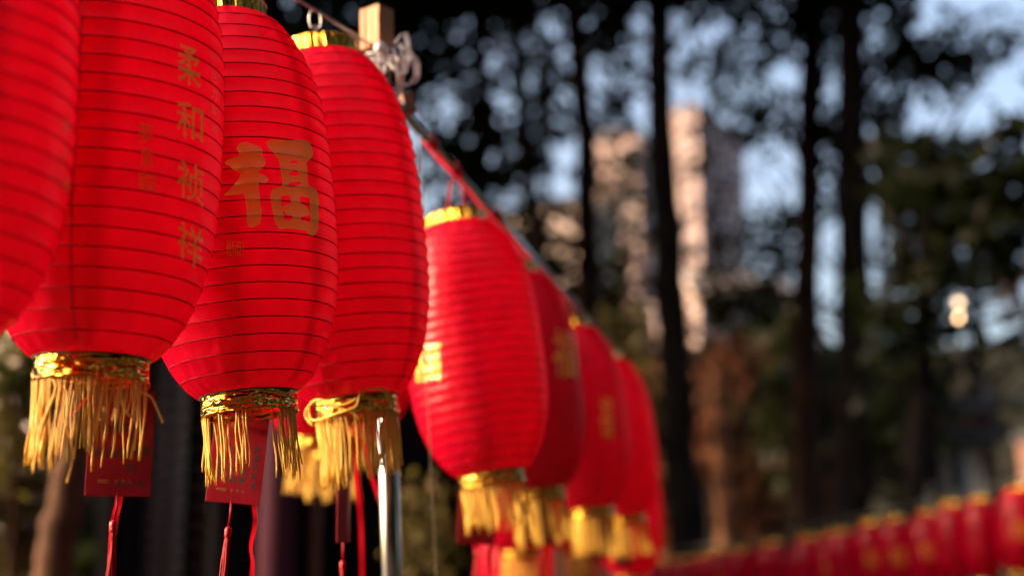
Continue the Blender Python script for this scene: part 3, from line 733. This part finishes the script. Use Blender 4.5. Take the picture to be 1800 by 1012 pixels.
L12 = lantern('lower red lantern partly behind the cards, right of the other low one', (1016, 962), (1000, 713), 4.9, G2, body=2, spin=2, near=False, seed=13)
L13 = lantern('low small red lantern just past the end of the bar', (1110, 1012), (1100, 790), 5.5, G2, body=1, spin=2, near=False, seed=14)

L14 = lantern('lowest dark red lantern under the fringe of the sunlit one, cut by the bottom edge', (912, 1092), (898, 834), 4.75, G2, body=1, spin=5, near=False, seed=16)

# far row at the lower right
proto = thing('lantern', 'small red lantern within the far blurred row, between its two ends', 'lantern', Matrix(), 'small red lanterns of the far row')
link('shade', BODY_FAR, proto); link('top_cap', MB().lathe([(.062, H), (.062, H + .026), (.001, H + .026)], 20).mesh('top_cap', M['foil_top']), proto)
link('bottom_cap', MB().lathe([(.064, .0), (.064, -.022)], 20).mesh('bottom_cap', M['foil_bottom']), proto); link('fringe', FRINGE_FAR, proto)
A, Bp = at(1835, 842, 8.5), at(1125, 985, 12.8)
NF = 19; far = []
for i in range(NF):
    u = i / (NF - 1)
    p = A.lerp(Bp, u); p.z -= .05 * math.sin(math.pi * u) - rnd.uniform(-.02, .02); p.y += rnd.uniform(-.04, .04)
    m = Matrix.Translation(p - Vector((0, 0, H + .03))) @ Matrix.Rotation(rnd.uniform(-.12, .12), 4, 'Y') @ Matrix.Rotation(rnd.uniform(0, 6.28), 4, 'Z')
    if i == 0: proto.matrix_world = m; far.append(proto)
    else: far.append(dup(proto, None, m))
far[0]['label'] = 'largest lantern of the far blurred row, at the right edge of the frame'
far[-1]['label'] = 'smallest lantern at the far left end of the distant blurred row'
fw = [A.lerp(Bp, k / 30) + Vector((0, 0, .045 - .05 * math.sin(math.pi * k / 30))) for k in range(31)]
tag(MB().tube(fw, .004, 6).obj('cable', M['steel_dull']), 'thin cable carrying the far row of small red lanterns', 'cable')

# ------------------------------------------------------------------ printing on the lanterns
_gl = {}
def glyph(ch, off=.012, cuts=12, aspect=True):
    key = (ch, off, cuts)
    if key in _gl: return _gl[key]
    cu = bpy.data.curves.new('glyph', 'FONT'); cu.body = ch; cu.size = 1; cu.offset = off; cu.resolution_u = 4
    o = bpy.data.objects.new('glyph', cu); me = bpy.data.meshes.new_from_object(o)
    bm = bmesh.new(); bm.from_mesh(me); bpy.data.meshes.remove(me); bpy.data.objects.remove(o); bpy.data.curves.remove(cu)
    _gl[key] = norm_bm(bm, cuts); return _gl[key]
def norm_bm(bm, cuts):
    bmesh.ops.remove_doubles(bm, verts=bm.verts, dist=1e-5)
    bmesh.ops.triangulate(bm, faces=bm.faces)
    xs = [v.co.x for v in bm.verts]; ys = [v.co.y for v in bm.verts]
    x0, x1, y0, y1 = min(xs), max(xs), min(ys), max(ys)
    for v in bm.verts: v.co = Vector(((v.co.x - x0) / (x1 - x0), (v.co.y - y0) / (y1 - y0), 0))
    for ax in (0, 1):
        for k in range(1, cuts):
            c = [0, 0, 0]; c[ax] = k / cuts; nn = [0, 0, 0]; nn[ax] = 1
            bmesh.ops.bisect_plane(bm, geom=bm.verts[:] + bm.edges[:] + bm.faces[:], plane_co=c, plane_no=nn, dist=1e-6)
    v = [tuple(x.co) for x in bm.verts]; f = [tuple(x.index for x in q.verts) for q in bm.faces]
    bm.verts.index_update(); bm.faces.index_update()
    f = [tuple(x.index for x in q.verts) for q in bm.faces]
    bm.free(); return v, f
def outline(polys, cuts):
    """Closed outlines, holes included, as a filled, finely cut flat mesh with y up."""
    cu = bpy.data.curves.new('outline', 'CURVE'); cu.dimensions = '2D'; cu.fill_mode = 'BOTH'
    for p in polys:
        s = cu.splines.new('POLY'); 
        q = smooth_poly(p); s.points.add(len(q) - 1)
        for pt, (x, y) in zip(s.points, q): pt.co = (x / 500, -y / 500, 0, 1)
        s.use_cyclic_u = True
    o = bpy.data.objects.new('outline', cu); me = bpy.data.meshes.new_from_object(o)
    bm = bmesh.new(); bm.from_mesh(me); bpy.data.meshes.remove(me); bpy.data.objects.remove(o); bpy.data.curves.remove(cu)
    return norm_bm(bm, cuts)
def smooth_poly(p):
    for _ in range(2):
        q = []
        for i in range(len(p)):
            a, b = p[i], p[(i + 1) % len(p)]
            q += [(a[0] * .78 + b[0] * .22, a[1] * .78 + b[1] * .22), (a[0] * .22 + b[0] * .78, a[1] * .22 + b[1] * .78)]
        p = q
    return p
def bvh_of(t):
    bpy.context.view_layer.update()
    o = [c for c in t.children if c.name.split('.')[0] == 'shade'][0]
    mw = t.matrix_world @ o.matrix_local; me = o.data
    return BVHTree.FromPolygons([mw @ v.co for v in me.vertices], [tuple(p.vertices) for p in me.polygons])
def put(t, bvh, gm, quad, name, mat, off=.0013):
    """Lay a flat mark onto a lantern's cloth; quad = photo pixels of its corners tl, tr, br, bl."""
    v, f = gm; tl, tr, br, bl = [Vector(q) for q in quad]; inv = t.matrix_world.inverted()
    W = []; ok = []
    for x, y, _ in v:
        p = (tl * (1 - x) + tr * x) * y + (bl * (1 - x) + br * x) * (1 - y)
        d = (at(p.x, p.y, 1) - CAM).normalized()
        h, nrm, idx, dist = bvh.ray_cast(CAM, d)
        if h is None: W.append((0, 0, 0)); ok.append(False); continue
        if nrm.dot(d) > 0: nrm = -nrm
        W.append(tuple(inv @ (h + nrm * off))); ok.append(True)
    f = [q for q in f if all(ok[i] for i in q)]
    b = MB(); b.v = W; b.f = f
    return b.obj(name, mat, t)
def rectq(x0, y0, x1, y1, slope=0, lean=0):
    return ((x0 + lean, y0), (x1 + lean, y0 + slope * (x1 - x0)), (x1, y1 + slope * (x1 - x0)), (x0, y1))
left = [(82, 262), (80, 250), (95, 232), (130, 213), (172, 204), (196, 190), (185, 172), (170, 150), (168, 130), (185, 105), (230, 88), (265, 100), (310, 118), (345, 128), (360, 145), (362, 195), (372, 215), (384, 245), (378, 275), (340, 303), (330, 322), (350, 338), (385, 350), (404, 370), (400, 395), (375, 412), (345, 408), (334, 400), (330, 430), (340, 500), (348, 580), (356, 615), (350, 680), (345, 715), (320, 735), (275, 750), (250, 735), (243, 700), (244, 630), (234, 560), (228, 500), (214, 486), (180, 494), (130, 500), (60, 503), (100, 475), (140, 430), (180, 380), (195, 345), (196, 322), (160, 312), (125, 290), (110, 272)]
right = [(388, 100), (400, 80), (440, 70), (540, 75), (640, 78), (690, 80), (720, 105), (735, 140), (742, 185), (730, 215), (695, 235), (690, 260), (700, 300), (698, 360), (705, 425), (730, 440), (765, 455), (778, 490), (790, 540), (780, 600), (790, 650), (780, 720), (778, 770), (755, 805), (735, 812), (700, 795), (690, 775), (640, 762), (550, 755), (490, 762), (470, 735), (450, 690), (438, 620), (425, 560), (420, 500), (430, 465), (445, 450), (500, 430), (515, 410), (505, 350), (495, 290), (488, 245), (470, 200), (430, 160), (400, 130)]
holes = [[(563, 250), (572, 235), (600, 228), (622, 235), (628, 255), (595, 258)], [(562, 345), (563, 325), (580, 310), (620, 310), (638, 330), (636, 348), (600, 352)], [(556, 428), (562, 400), (600, 400), (648, 393), (655, 420), (600, 430)],
         [(497, 520), (510, 502), (572, 497), (575, 560), (540, 572), (518, 585), (512, 600), (505, 560)], [(636, 505), (720, 520), (719, 560), (722, 640), (712, 618), (700, 590), (670, 570), (645, 560)],
         [(514, 612), (530, 640), (548, 650), (585, 655), (588, 688), (530, 700), (520, 650)], [(650, 665), (700, 655), (725, 650), (722, 712), (690, 700), (650, 688)]]
fu = outline([left, right] + holes, 36)
bv3 = bvh_of(L3)
X = lambda x: 380 + x / 4.4
Y = lambda y: 230 + y / 4.4
put(L3, bv3, fu, ((X(60), Y(70)), (X(790), Y(70)), (X(790), Y(812)), (X(60), Y(812))), 'printed_character', M['print'])
def seal_mesh(seed, bars, cuts=18):
    g = random.Random(seed); bm = bmesh.new()
    def rc(x0, y0, x1, y1):
        vs = [bm.verts.new((a, b, 0)) for a, b in ((x0, y0), (x1, y0), (x1, y1), (x0, y1))]; bm.faces.new(vs)
    rc(0, 0, 1, .05); rc(0, .95, 1, 1); rc(0, .05, .05, .95); rc(.95, .05, 1, .95)
    for i in range(bars):
        x = .1 + .8 * i / bars; y = .08
        while y < .9:
            h = g.uniform(.12, .5); rc(x, y, x + .8 / bars * g.uniform(.4, .75), min(y + h, .92)); y += h + g.uniform(.03, .1)
    return norm_bm(bm, cuts)
put(L3, bv3, seal_mesh(1, 8), rectq(399, 424, 428, 450, .02), 'printed_seal', M['seal'])
bv2 = bvh_of(L2)
for ch, q in (('柔', ((311, 76), (350, 90), (352, 158), (311, 142))), ('和', ((308, 174), (357, 190), (355, 255), (310, 236))), ('祯', ((311, 278), (357, 296), (356, 366), (310, 343))), ('祥', ((313, 386), (356, 404), (352, 478), (310, 448)))):
    put(L2, bv2, glyph(ch, .010, 30), q, 'printed_character', M['print'])
for ch, q in (('夢', rectq(243, 213, 268, 250, .25)), ('童', rectq(247, 258, 268, 290, .25))):
    put(L2, bv2, glyph(ch, .004, 20), q, 'printed_character', M['seal'])
put(L2, bv2, seal_mesh(2, 7), rectq(243, 302, 273, 333, .18), 'printed_seal', M['seal'])
for ch, y in (('己', 128), ('刀', 158), ('部', 185), ('義', 217)):
    put(L2, bv2, glyph(ch, .002, 6), rectq(371, y, 379, y + 15, .7), 'printed_character', M['seal'])
bv1 = bvh_of(L1)
for ch, y in (('夢', 208), ('人', 255), ('書', 308)):
    put(L1, bv1, glyph(ch, .006, 6), rectq(107, y, 121, y + 24, .5), 'printed_character', M['seal'])
bv5 = bvh_of(L5)
put(L5, bv5, glyph('福', .012, 24), rectq(724, 604, 775, 672, -.08), 'printed_character', M['print'])
bv6 = bvh_of(L6)
put(L6, bv6, glyph('福', .012, 20), rectq(972, 576, 1014, 660, .15), 'printed_character', M['print'])
bv7 = bvh_of(L7)
put(L7, bv7, glyph('福', .012, 20), rectq(1055, 694, 1076, 766, .2), 'printed_character', M['print'])
far_fu = outline([left, right] + holes, 10)
for k in (1, 4, 5, 6, 8, 11, 13):
    t = far[k]; bv = bvh_of(t); c = t.matrix_world @ Vector((0, 0, H * .5)) - CAM
    dd = c.dot(CF); cx, cy = 900 + c.dot(CR) / dd * F, 506 - c.dot(CU) / dd * F; s = F / dd
    o = put(t, bv, far_fu, rectq(cx - .05 * s, cy - .06 * s, cx + .06 * s, cy + .06 * s), 'printed_character', M['seal'], off=.003)  # duller gold, standing in for the shade on the far row

# gold cord looped round the bottom cap of the plain lantern
fr4 = [c for c in L4.children if c.name.split('.')[0] == 'fringe'][0]
for pts in ([(-.062, -.03, -.03), (-.072, -.02, -.012), (-.05, -.05, .001), (-.015, -.067, -.012), (.012, -.066, -.004), (.02, -.064, .004)],
            [(-.066, -.02, -.004), (-.06, -.036, -.024), (-.02, -.066, -.022), (.006, -.068, -.016), (.014, -.066, .002), (.03, -.062, .005), (.05, -.05, .002), (.058, -.04, -.02)],
            [(-.05, -.046, -.002), (-.03, -.062, -.010), (.0, -.068, -.024), (.01, -.066, -.034)], [(.036, -.058, .006), (.05, -.05, -.004), (.056, -.045, -.024)]):
    link('strand', curl(pts, .0015), fr4)
fr2 = [c for c in L2.children if c.name.split('.')[0] == 'fringe'][0]
for pts in ([(.050, -.035, -.02), (.062, -.03, -.036), (.074, -.03, -.042), (.084, -.03, -.060), (.088, -.03, -.068)], [(.044, -.04, -.02), (.048, -.045, -.05), (.058, -.04, -.062), (.06, -.04, -.03)], [(.057, -.02, -.02), (.060, -.024, -.06), (.056, -.03, -.105)],
            [(-.022, -.05, -.02), (-.012, -.052, -.06), (.0, -.05, -.1), (-.004, -.05, -.13)], [(-.03, -.05, -.022), (-.02, -.055, -.036), (-.034, -.05, -.075), (-.04, -.05, -.12)]):
    link('strand', curl(pts), fr2)

# ------------------------------------------------------------------ wish cards with tassels
def tassel(par, loc, L=.11, cordlen=.03, w=.0085, sway=0):
    t = MB().tube([(0, 0, 0), (.001, 0, -cordlen * .5), (sway * cordlen, 0, -cordlen)], .0014, 6).obj('tassel', M['tassel'], par); t.location = loc
    z = -cordlen; x = sway * cordlen
    MB().lathe([(.001, 0), (.0042, -.002), (.0048, -.006), (.0040, -.010), (.0048, -.013), (.003, -.014)], 14).obj('tassel_knot', M['tassel'], t).location = (x, 0, z)
    b = MB(); g = random.Random(int(abs(L * 1e4)) + 3)
    for k in range(34):
        a = g.uniform(0, 6.283); q = g.uniform(.25, 1) * w * .85; ln = L * g.uniform(.82, 1.06); c = g.uniform(0, 6.28)
        b.tube([(.0026 * math.sin(a), -.0026 * math.cos(a), -.012)] + [(q * u ** .6 * math.sin(a) + .0012 * math.sin(u * 5 + c), -q * u ** .6 * math.cos(a), -.012 - ln * u) for u in (.15, .4, .7, 1)], [.0011, .0012, .0011, .001, .0007], 4, cap=False)
    b.obj('tassel_threads', M['tassel'], t, kind='stuff').location = (x, 0, z)
    return t
def card(label, top_px, d, roll, yaw, writing, gold, tcfg, CW=.072, CH=.118, cord=None):
    m = Matrix.Translation(at(*top_px, d)) @ Matrix.Rotation(yaw, 4, 'Z') @ Matrix.Rotation(roll, 4, 'Y')
    t = thing('wish_card', label, 'wish card', m, 'red wish cards hung under the lanterns')
    cb = MB().box((0, 0, -CH / 2), (CW, .0022, CH)).obj('card', M['card'], t, smooth=False, bevel=.0004)
    if writing:
        b = MB()
        for ch, x, z, s in writing:
            v, f = glyph(ch, .010, 2); a = rnd.uniform(-.12, .12)
            sx = s * rnd.uniform(.85, 1.05)
            b.add([(x + (q[0] - .5) * sx + (q[1] - .5) * a * s, -.00125, z + (q[1] - .5) * s + (q[0] - .5) * a * s) for q in v], f)
        b.obj('handwriting', M['ink'], t)
    if gold:
        b = MB()
        for k in range(6):
            x = -.022 + k * .0042 if k > 2 else -.024 + k * .0042
        for ch, x in (('許', 0), ('愿', .007), ('人', .014)):
            v, f = glyph(ch, 0, 2); b.add([(x - .002 + (q[0] - .5) * .0038, -.00125, -CH * .86 + (q[1] - .5) * .0038) for q in v], f)
        for k in range(3): b.tube([(-.020 + k * .004 + .0022 * math.cos(a), -.0012, -CH * .86 + .0016 * math.sin(a)) for a in np.linspace(0, 6.283, 13)[:-1]], .0003, 4, closed=True)
        cx, cz = -CW * .33, -CH * .28
        b.tube([(cx + .006 * math.cos(a), -.0012, cz + .006 * math.sin(a)) for a in np.linspace(0, 6.283, 25)[:-1]], .0004, 4, closed=True)
        for k in range(-2, 3): b.box((cx + k * .0018, -.00125, cz), (.0007, .0002, .008 - abs(k) * .001))
        b.obj('gold_print', M['card_gold'], t)
    if cord:
        MB().strip([Vector(p) for p in cord], lambda i: (.3, .2, 1), .006).obj('ribbon', M['ribbon'], t)
    if tcfg: tassel(t, (tcfg[0], 0, -CH + .004), *tcfg[1:])
    return t, CH
wr3 = []
for cx, s, z0 in ((.024, '财源滚滚来', -.046), (.008, '人心和睦', -.052), (-.007, '子女幸福', -.050), (-.022, '家庭平安', -.046)):
    for k, ch in enumerate(s): wr3.append((ch, cx + rnd.uniform(-.001, .001), z0 - k * .0118, .0105))
c3, CH = card('red wish card with four columns of black handwriting under the blessing lantern', (427, 726), 1.88, R(4.5), R(-2), wr3, True, (-.002, .10, .034, .0088, .02),
              cord=[(.012, .0, .0), (.018, -.03, .016), (.03, -.036, .026), (.038, -.03, .034)])
wr2 = []
for k, (s, z, x0) in enumerate((('万事如意', -.040, -.004), ('爱', -.054, .012), ('财运滚滚多', -.068, -.022), ('刘', -.086, .012))):
    for i, ch in enumerate(s): wr2.append((ch, x0 + i * .0125 - (0 if k != 0 else .012), z + rnd.uniform(-.0015, .0015), .0125))
for i, ch in enumerate('2022.2.12'): wr2.append((ch, .0 + i * .0034, -.104, .005 if ch != '.' else .001))
c2, _ = card('red wish card with rows of faint handwriting under the calligraphy lantern', (217, 688), 1.62, R(0), R(9), wr2, True, (-.001, .085, .03, .0085, -.06),
             cord=[(-.036, -.002, -.004), (-.050, -.03, -.030), (-.046, -.03, -.022), (-.030, -.012, .002), (.0, -.005, .006), (.03, -.006, .004)])
c4, _ = card('red wish card seen edge on under the plain lantern', (606, 762), 2.13, R(-2), R(82), None, False, (0, .08, .03, .0085, 0), CH=.16)
c5, _ = card('dark red card hanging below the fringe of the sunlit lantern', (842, 845), 2.69, R(3), R(14), None, False, (.004, .08, .012, .012, 0))
c6, _ = card('dark red card under the second lantern of the bar', (945, 868), 3.34, R(-2), R(16), None, False, (0, .06, .02, .009, 0))
c7, _ = card('dark red card under the third lantern of the bar', (1050, 905), 3.95, R(0), R(15), None, False, (0, .06, .02, .009, 0))
c8, _ = card('bright sunlit red card under the last lantern of the bar', (1094, 922), 4.5, R(0), R(35), None, False, (0, .06, .02, .009, 0), CW=.066, CH=.13)

def ribbon(label, pts, d, width, yaw=0, name='ribbon'):
    P = [at(a, b, d + (c[0] if c else 0)) for a, b, *c in pts]; b = P[0].copy()
    Q = bent_strand([p - b for p in P])
    o = MB().strip(Q, lambda i: (math.cos(yaw + .5 * math.sin(i * .3)), math.sin(yaw + .5 * math.sin(i * .3)), 0), width).obj(name, M['ribbon'])
    o.location = b; return tag(o, label, 'ribbon', 'red ribbons hanging under the lanterns')
ribbon('twisted red ribbon beside the tassel of the calligraphy lantern card', [(226, 690), (216, 770, .02), (210, 868, .012), (202, 910), (196, 960), (192, 1040)], 1.63, .009, .5)
ribbon('narrow red ribbon beside the tassel under the blessing lantern card', [(452, 735), (446, 800, .02), (446, 878, .02), (449, 915), (441, 960), (444, 990), (440, 1040)], 1.88, .006, .6)
ribbon('short pointed red ribbon left of the blessing lantern card', [(384, 720), (381, 800, .02), (372, 830), (376, 860), (384, 880)], 1.87, .006, .9)
ribbon('long straight red ribbon left of the steel pole', [(618, 740), (626, 830), (633, 900), (636, 970), (637, 1060)], 2.16, .009, .3)
ribbon('slanting red ribbon behind the fringe of the plain lantern', [(640, 760), (652, 830), (668, 880), (690, 930)], 2.3, .008, .3)
ribbon('red ribbon pair hanging under the sunlit lantern', [(862, 880), (866, 940), (860, 980), (866, 1060)], 2.68, .010, .2)

# ------------------------------------------------------------------ pole, bar, cable, lashing
pt = at(662, 84, 2.30); pb = at(690, 1040, 2.24); dirv = (pb - pt).normalized()
foot = pt + dirv * (pt.z / -dirv.z)
pole = thing('pole', 'polished steel pole standing behind the plain red lantern', 'pole', foot)
MB().tube([Vector((0, 0, 0)), (pt - foot) * .3, (pt - foot) * .6, pt - foot], .0165, 28).obj('shaft', M['steel'], pole)
MB().lathe([(.06, 0), (.06, .008), (.03, .012), (.018, .03)], 24, cap=True).obj('base', M['steel_dull'], pole)
bk = thing('wood_block', 'sunlit wooden block with a groove fixed on top of the pole', 'wood block', Matrix.Translation(pt - Vector((0, 0, .004))) @ Matrix.Rotation(R(-38), 4, 'Z') @ Matrix.Rotation(R(2), 4, 'X'))
bb = MB(); bb.box((-.0145, 0, .034), (.011, .036, .068)); bb.box((.0075, 0, .034), (.029, .036, .068)); bb.box((-.008, .003, .033), (.004, .030, .066))
bb.obj('block', M['wood'], bk, smooth=False, bevel=.0012)
A, B = at(668, 150, 2.28), at(1085, 622, 4.75)
bar = thing('steel_bar', 'steel bar slanting away from the pole above the far lanterns', 'bar', A)
MB().tube([Vector((0, 0, 0)), (B - A) * .5, B - A], .0085, 16).obj('tube', M['steel'], bar)
for q, dl in (((800, 300), .0), ((868, 384), .0), ((757, 246), 0)):
    u = (q[0] - 668) / (1085 - 668); dd = 1 / ((1 - u) / 2.28 + u / 4.75); p = at(668 + u * 417, 150 + u * 472, dd) - A
    ax = (B - A).normalized(); o1 = ax.orthogonal().normalized(); o2 = ax.cross(o1); pts = []
    for k in range(40):
        a = k * .9; pts.append(p + ax * (k - 20) * .0011 + (o1 * math.cos(a) + o2 * math.sin(a)) * .0105)
    MB().tube(pts, .0016, 5).obj('red_cord_wrap', M['redcord'], bar)
# red ribbon trailing along the underside of the bar
Ax = (B - A).normalized()
rp = [A + (B - A) * (.10 + .55 * k / 20) + Vector((0, 0, -.0125 - .003 * math.sin(k * 1.3))) for k in range(21)]
rr_ = MB().strip([p - rp[0] for p in rp], lambda i: (.2, .1, 1), .007).obj('ribbon', M['seam']); rr_.location = rp[0]
tag(rr_, 'red ribbon running along the underside of the steel bar', 'ribbon', 'red ribbons hanging under the lanterns')
wd = thing('wood_wedge', 'small dark wooden wedge on the bar below the white string', 'wood block', Matrix.Translation(at(715, 184, 2.40)) @ Matrix.Rotation(R(25), 4, 'Z') @ Matrix.Rotation(R(-14), 4, 'Y'))
MB().box((0, 0, 0), (.022, .03, .034)).obj('block', M['wood_dark'], wd, smooth=False, bevel=.001)
cp = [at(-330, -560, 1.18), at(-62, -392, 1.36), at(210, -228, 1.62), at(388, -80, 1.90), at(552, 17, 2.14), at(652, 80, 2.29)]
cb = MB().tube([p - cp[0] for p in bent_strand(cp)], .0027, 8).obj('cable', M['steel_dull']); cb.location = cp[0]
tag(cb, 'grey steel cable running down to the wooden block, carrying the near lanterns', 'cable')
# white plastic string knotted round pole and bar
ls = thing('plastic_string', 'tangle of pale plastic string knotted round pole and bar', 'string', at(668, 110, 2.28))
o0 = at(668, 110, 2.28); g = random.Random(5)
def loc(px, py, dd): return at(px, py, 2.27 + dd) - o0
MB().lathe([(.001, .011), (.009, .008), (.012, 0), (.010, -.008), (.001, -.012)], 14, lambda i, a: 1 + .16 * math.sin(3 * a + i)).obj('knot', M['plastic'], ls).location = loc(669, 86, -.03)
for pts in ([(668, 92, -.04), (664, 110, -.045), (666, 132, -.04)], [(671, 92, -.04), (676, 112, -.04), (673, 134, -.035)],
            [(655, 98, -.02), (670, 94, -.04), (694, 100, -.02), (700, 112, .02)], [(655, 108, -.02), (676, 108, -.03), (700, 128, 0), (708, 138, .02)],
            [(694, 76, 0), (704, 62, 0), (714, 60, 0), (718, 80, 0), (714, 100, 0), (712, 130, 0)], [(712, 62, .01), (720, 90, 0), (734, 110, 0), (734, 140, .01), (718, 150, .01), (706, 146, .01)],
            [(700, 80, 0), (722, 96, .01), (730, 128, .01), (722, 146, .01)], [(690, 84, .02), (697, 110, .01), (700, 146, .01), (700, 172, .02)], [(704, 76, .02), (708, 120, .01), (705, 165, .02)],
            [(684, 98, -.01), (690, 120, -.01), (712, 128, -.01), (720, 98, .0)]):
    P = bent_strand([loc(*p) for p in pts]); 
    MB().strip(P, lambda i: (1, .3 * math.sin(i), .4), .0065).obj('string', M['plastic'], ls, kind=None)
for k in range(6):
    y = 96 + k * 12; P = []
    for a in np.linspace(0, 6.283, 19)[:-1]: P.append(loc(664 + .6 * k, y, .02) + Vector((.0185 * math.cos(a), .0185 * math.sin(a), .004 * math.sin(a + k))))
    MB().tube(P, .0016, 5, closed=True).obj('string', M['plastic'], ls)
# brown twine hanging in front of the sunlit lantern
tp = [at(740, 236, 2.44), at(744, 450, 2.42), at(750, 660, 2.40)]
e = at(776, 1030, 2.36) + (at(776, 1030, 2.36) - at(750, 660, 2.40)) * 3; e.z = .002; tp.append(e)
tw = MB().tube([p - e for p in bent_strand(tp)], .0013, 6).obj('twine', M['twine']); tw.location = e
tag(tw, 'thin brown twine hanging from the bar past the sunlit lantern', 'twine')
